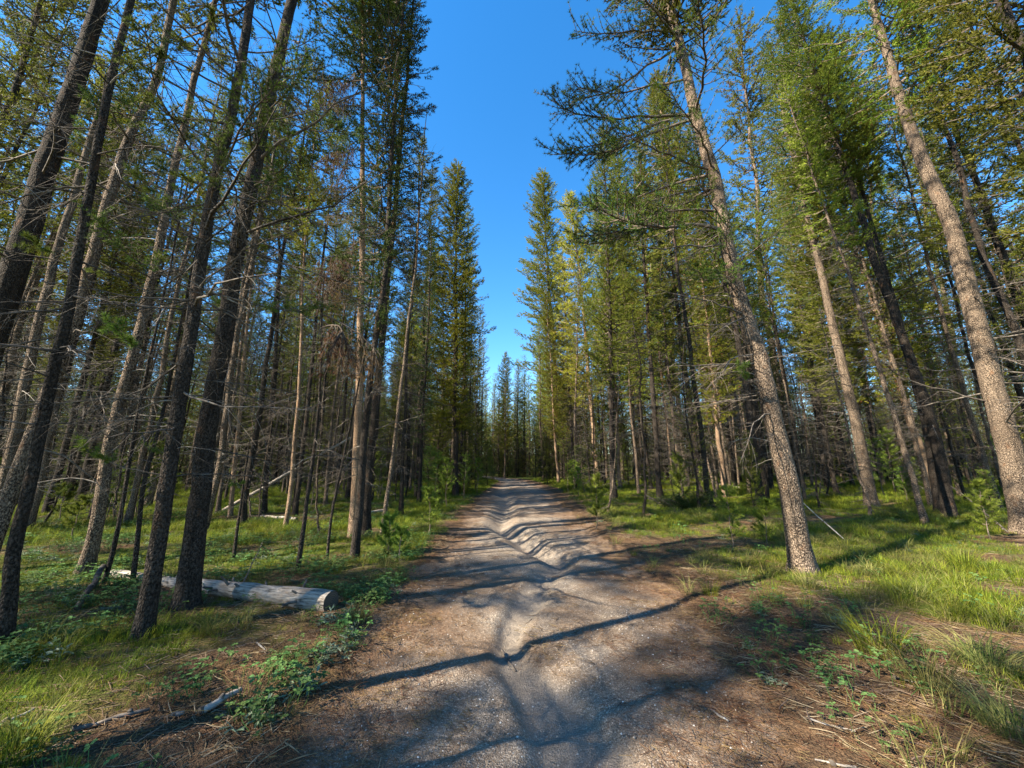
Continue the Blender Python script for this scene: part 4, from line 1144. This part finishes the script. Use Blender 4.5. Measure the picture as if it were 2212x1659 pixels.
# ------------------------------------------------------------------ grass, small plants and litter
def grass_tuft(seed, blades, h, spread, width, lean, arch):
    rng = np.random.default_rng(seed); mb = MB()
    n = blades
    a = rng.uniform(0, 6.28, n); rr = spread * np.sqrt(rng.random(n))
    base = np.column_stack([rr * np.cos(a), rr * np.sin(a), np.full(n, -.015)])
    a2 = a + rng.normal(size=n) * .7
    d = np.column_stack([np.cos(a2), np.sin(a2), np.zeros(n)])
    H = h * rng.uniform(.55, 1.2, n); out = lean * H * rng.uniform(.3, 1.3, n)
    side = np.column_stack([-d[:, 1], d[:, 0], np.zeros(n)])
    w = width * rng.uniform(.6, 1.3, n)
    q = []
    for s in (0, .38, .72, 1.0):
        z = H * (s - arch * s ** 2.4)
        q.append(base + d * (out * s ** 1.5)[:, None] + np.column_stack([np.zeros(n), np.zeros(n), z]))
    ws = (1.0, .85, .55)
    V = np.stack([q[0] - side * (w * .5)[:, None], q[0] + side * (w * .5)[:, None], q[1] - side * (w * .42)[:, None], q[1] + side * (w * .42)[:, None],
                  q[2] - side * (w * .28)[:, None], q[2] + side * (w * .28)[:, None], q[3]], 1).reshape(-1, 3)
    b = np.arange(n)[:, None] * 7
    mb.V.append(V.astype(np.float32)); mb.n = len(V)
    mb.F[4] = [np.concatenate([b + np.array([[0, 1, 3, 2]]), b + np.array([[2, 3, 5, 4]])]).astype(np.int32)]; mb.M[4] = [np.zeros(2 * n, np.int32)]
    mb.F[3] = [(b + np.array([[4, 5, 6]])).astype(np.int32)]; mb.M[3] = [np.zeros(n, np.int32)]
    return mb

def leafy(seed, n=7, h=.08, size=.021, mat=LEAF, trefoil=True):
    """little plants with three round leaflets on a thin stalk"""
    rng = np.random.default_rng(seed); mb = MB()
    for k in range(n):
        a = rng.uniform(0, 6.28); r = rng.uniform(.0, .12); p = np.array([r * math.cos(a), r * math.sin(a), 0]); top = p + np.array([rng.normal() * .03, rng.normal() * .03, h * rng.uniform(.5, 1.2)])
        tube(mb, [p, (p + top) / 2 + rng.normal(size=3) * .006, top], [.0018, .0015, .0012], 3, cap=False)
        a0 = rng.uniform(0, 6.28)
        for j in range(3 if trefoil else 6):
            b = a0 + j * (2.09 if trefoil else 1.05) + rng.normal() * .15
            d = np.array([math.cos(b), math.sin(b), rng.uniform(-.1, .35)]); sd = np.array([-math.sin(b), math.cos(b), 0]); L = size * rng.uniform(.8, 1.4) * (1 if trefoil else 1.3); w = L * (.42 if trefoil else .14)
            if not trefoil: top = p + (top - p) * rng.uniform(.4, 1.0)
            V = [top, top + d * L * .4 + sd * w, top + d * L * .8 + sd * w * .75, top + d * L + np.array([0, 0, -.006]), top + d * L * .8 - sd * w * .75, top + d * L * .4 - sd * w, top + d * L * .5 + np.array([0, 0, -.004])]
            mb.add(V, [[0, 1, 6], [1, 2, 6], [2, 3, 6], [3, 4, 6], [4, 5, 6], [5, 0, 6]], 0)
    return mb.mesh('small_plant', [mat], smooth=False)

def litter(seed, n, length, width, radius, mat, tri=True):
    rng = np.random.default_rng(seed); mb = MB()
    for k in range(n):
        a = rng.uniform(0, 6.28); r = radius * math.sqrt(rng.random()); p = np.array([r * math.cos(a), r * math.sin(a), rng.uniform(.003, .014)])
        b = rng.uniform(0, 6.28); L = length * rng.uniform(.5, 1.5); d = np.array([math.cos(b), math.sin(b), rng.normal() * .08]); sd = np.array([-d[1], d[0], 0])
        t = np.linspace(0, 1, 4)[:, None]
        Q = p + d * L * t + sd * L * rng.normal() * .22 * t ** 2
        tube(mb, Q, np.array([1, .9, .8, .5]) * width * rng.uniform(.6, 1.3), 3, cap=False)
    return mb.mesh('litter', [mat])

G_SHORT = [grass_tuft(s, 34, .115, .11, .005, .6, .15).mesh('grass_tuft', [GRASS], False) for s in range(4)]
G_TALL = [grass_tuft(s + 10, 40, .20, .10, .005, .7, .2).mesh('tall_grass_tuft', [GRASS], False) for s in range(3)]
G_DRY = [grass_tuft(s + 20, 46, .30, .09, .005, .95, .45).mesh('dry_grass_tuft', [GRASS_DRY], False) for s in range(3)]
PLANTS = [leafy(s) for s in range(3)] + [leafy(s + 9, 6, .12, .026) for s in range(2)] + [leafy(31, 6, .10, .03, SILVER, False)]
LIT = [litter(s, 34, .055, .0018, .20, LITTER) for s in range(3)] + [litter(s + 5, 16, .10, .0030, .22, STICKS) for s in range(3)]

def sample(n0, rmin, rmax, fall, seed, azmax=68):
    """points that thin out with distance from where the photograph was taken"""
    rng = np.random.default_rng(seed)
    r = np.geomspace(rmin, rmax, 400); dens = n0 * np.minimum(1, (5.0 / r)) ** fall
    cum = np.concatenate([[0], np.cumsum(.5 * (dens[1:] * r[1:] + dens[:-1] * r[:-1]) * np.diff(r))]) * 2 * R(azmax)
    n = int(cum[-1]); rr = np.interp(rng.random(n) * cum[-1], cum, r); az = rng.uniform(-R(azmax), R(azmax), n)
    return rr * np.sin(az), rr * np.cos(az), rr, rng

def scatter_points(x, y, keep, rng, meshes_n, s, tilt=.12, up=0.0):
    x, y, s = x[keep], y[keep], s[keep]; n = len(x)
    z = height(x, y) + up
    rot = np.column_stack([rng.normal(size=n) * tilt, rng.normal(size=n) * tilt, rng.uniform(0, 6.28, n)])
    return np.column_stack([x, y, z]), rot, s, n

x, y, rr, rng = sample(120, 1.6, 60, 1.3, 1)
ga = grass_amount(x, y) * (1 - trail_mask(x, y))
keep = rng.random(len(x)) < ga ** .8
s = rng.uniform(.55, 1.25, len(x)) * (1 + 1.1 * sstep(8, 40, rr)) * (.55 + .5 * ga)
P_, r_, s_, n_ = scatter_points(x, y, keep, rng, 7, s)
left_near = (P_[:, 0] < 0) & (P_[:, 1] < 9)
s_ = s_ * np.where(left_near, .72, 1.0)
tall = fbm(P_[:, 0] * .5, P_[:, 1] * .5, 81) > np.where(left_near, .68, .56)
idx = np.where(tall, 4 + rng.integers(0, 3, n_), rng.integers(0, 4, n_))
instancer('grass', P_, r_, s_, idx, G_SHORT + G_TALL, 'green grass on the forest floor', 'grass')

x, y, rr, rng = sample(46, 1.6, 45, 1.3, 2)
ga = grass_amount(x, y)
dm = sstep(.44, .56, fbm(x * .8, y * .8, 91)) * np.where(x > 0, 1.0, .25) * np.clip(ga * 1.3 + .05, 0, 1) * (1 - trail_mask(x, y))
P_, r_, s_, n_ = scatter_points(x, y, rng.random(len(x)) < dm, rng, 3, rng.uniform(.5, 1.2, len(x)))
instancer('dry_grass', P_, r_, s_, rng.integers(0, 3, n_), G_DRY, 'straw coloured bunch grass mixed into the green', 'grass')

x, y, rr, rng = sample(110, 1.6, 26, 1.4, 3)
d = trail_d(x, y)
pm = sstep(.46, .6, fbm(x * .9 + 5, y * .9, 95)) * np.where(x < 0, .85, .12) * sstep(.0, .3, d)
P_, r_, s_, n_ = scatter_points(x, y, rng.random(len(x)) < pm, rng, 6, rng.uniform(.7, 1.5, len(x)))
instancer('ground_plants', P_, r_, s_, np.where(rng.random(n_) < .12, 5, rng.integers(0, 5, n_)), PLANTS, 'small broad leaved ground plants', 'plants')

x, y, rr, rng = sample(70, 1.5, 22, 1.5, 4)
d = trail_d(x, y); ga = grass_amount(x, y)
lm = np.where(d > -.1, .85 * (1 - .6 * ga), .10 + .55 * sstep(-.9, -.1, d)) * (1 - gully(x, y)[0] * .9)
P_, r_, s_, n_ = scatter_points(x, y, rng.random(len(x)) < lm, rng, 6, rng.uniform(.7, 1.3, len(x)), .05)
tr = trail_d(P_[:, 0], P_[:, 1]) < .2
idx = np.where(rng.random(n_) < np.where(tr, .08, .45), 3 + rng.integers(0, 3, n_), rng.integers(0, 3, n_))
instancer('needle_litter', P_, r_, s_, idx, LIT, 'fallen needles and twigs on the floor', 'litter')

# pebbles on the trail
def pebble(seed):
    rng = np.random.default_rng(seed); mb = MB()
    for k in range(14):
        a = rng.uniform(0, 6.28); r = .25 * math.sqrt(rng.random()); c = np.array([r * math.cos(a), r * math.sin(a), .001]); q = rng.uniform(.003, .008)
        V = np.array([[1, 0, 0], [0, 1, 0], [-1, 0, 0], [0, -1, 0], [0, 0, .8], [0, 0, -.6]]) * q * rng.uniform(.7, 1.2, (6, 1)) + c
        mb.add(V, [[0, 1, 4], [1, 2, 4], [2, 3, 4], [3, 0, 4], [1, 0, 5], [2, 1, 5], [3, 2, 5], [0, 3, 5]])
    return mb
PEB, nt, b = new_mat('pebble_stone')
gg = nt.nodes.new('ShaderNodeNewGeometry')
nt.links.new(ramp(nt, gg.outputs['Random Per Island'], [(0, (.10, .085, .07)), (.6, (.28, .24, .20)), (1, (.5, .47, .43))]), b.inputs['Base Color']); b.inputs['Roughness'].default_value = .9
x, y, rr, rng = sample(9, 1.5, 14, 1.2, 6)
P_, r_, s_, n_ = scatter_points(x, y, trail_mask(x, y) > .5, rng, 3, rng.uniform(.7, 1.5, len(x)), .0)
instancer('trail_pebbles', P_, r_, s_, rng.integers(0, 3, n_), [pebble(k).mesh('pebbles', [PEB], False) for k in range(3)], 'loose pebbles strewn over the trail', 'pebbles')

# single bunches of grass one can pick out
def clump(px, py, s, mats, label, h=.38, seed=0, blades=150, arch=.45, lean=.95):
    B = at(px, py); n = empty('grass_clump', (B[0], B[1], float(height(B[0], B[1])))); n.scale = (s, s, s)
    tag(n, label, 'grass clump', 'grass clumps beside the trail')
    grass_tuft(seed + 300, blades, h, .13, .0055, lean, arch).build('blades', [mats], n, smooth=False)['kind'] = 'stuff'
clump(775, 1340, .85, GRASS_DRY, 'lone grass clump at the left edge of the gravel below the log', .30, 1, 120, .25, .7)
clump(1740, 1272, 1.0, GRASS_DRY, 'grass clump at the foot of the big speckled trunk', .36, 2, 140)
clump(1535, 1285, .75, GRASS, 'grass clump standing on the sunny needles left of the big trunk', .32, 3, 110, .2, .6)
clump(2290 - 160, 1455, 1.15, GRASS_DRY, 'broad straw tinted grass clump in the shade at the lower right', .32, 4, 240)
clump(1900, 1420, 1.1, GRASS, 'dark green grass clump left of the broad straw tinted one', .40, 5, 220, .35, .85)
clump(2195, 1600, 1.0, GRASS_DRY, 'straw tinted grass clump in the lower right corner', .32, 6, 220)
clump(2010, 1500, 1.0, GRASS_DRY, 'arching grass clump in front of the broad straw tinted one', .36, 7, 200)
clump(1370, 1200, .5, GRASS, 'small bright grass clump on the bare soil right of the trail', .3, 8, 70, .15, .5)
clump(2080, 1230, 1.1, GRASS, 'sunlit tall grass clump before the forked pine', .42, 9, 200, .25, .7)
clump(30, 1630, .9, GRASS, 'tall grass clump in the lower left corner', .34, 10, 160, .25, .7)
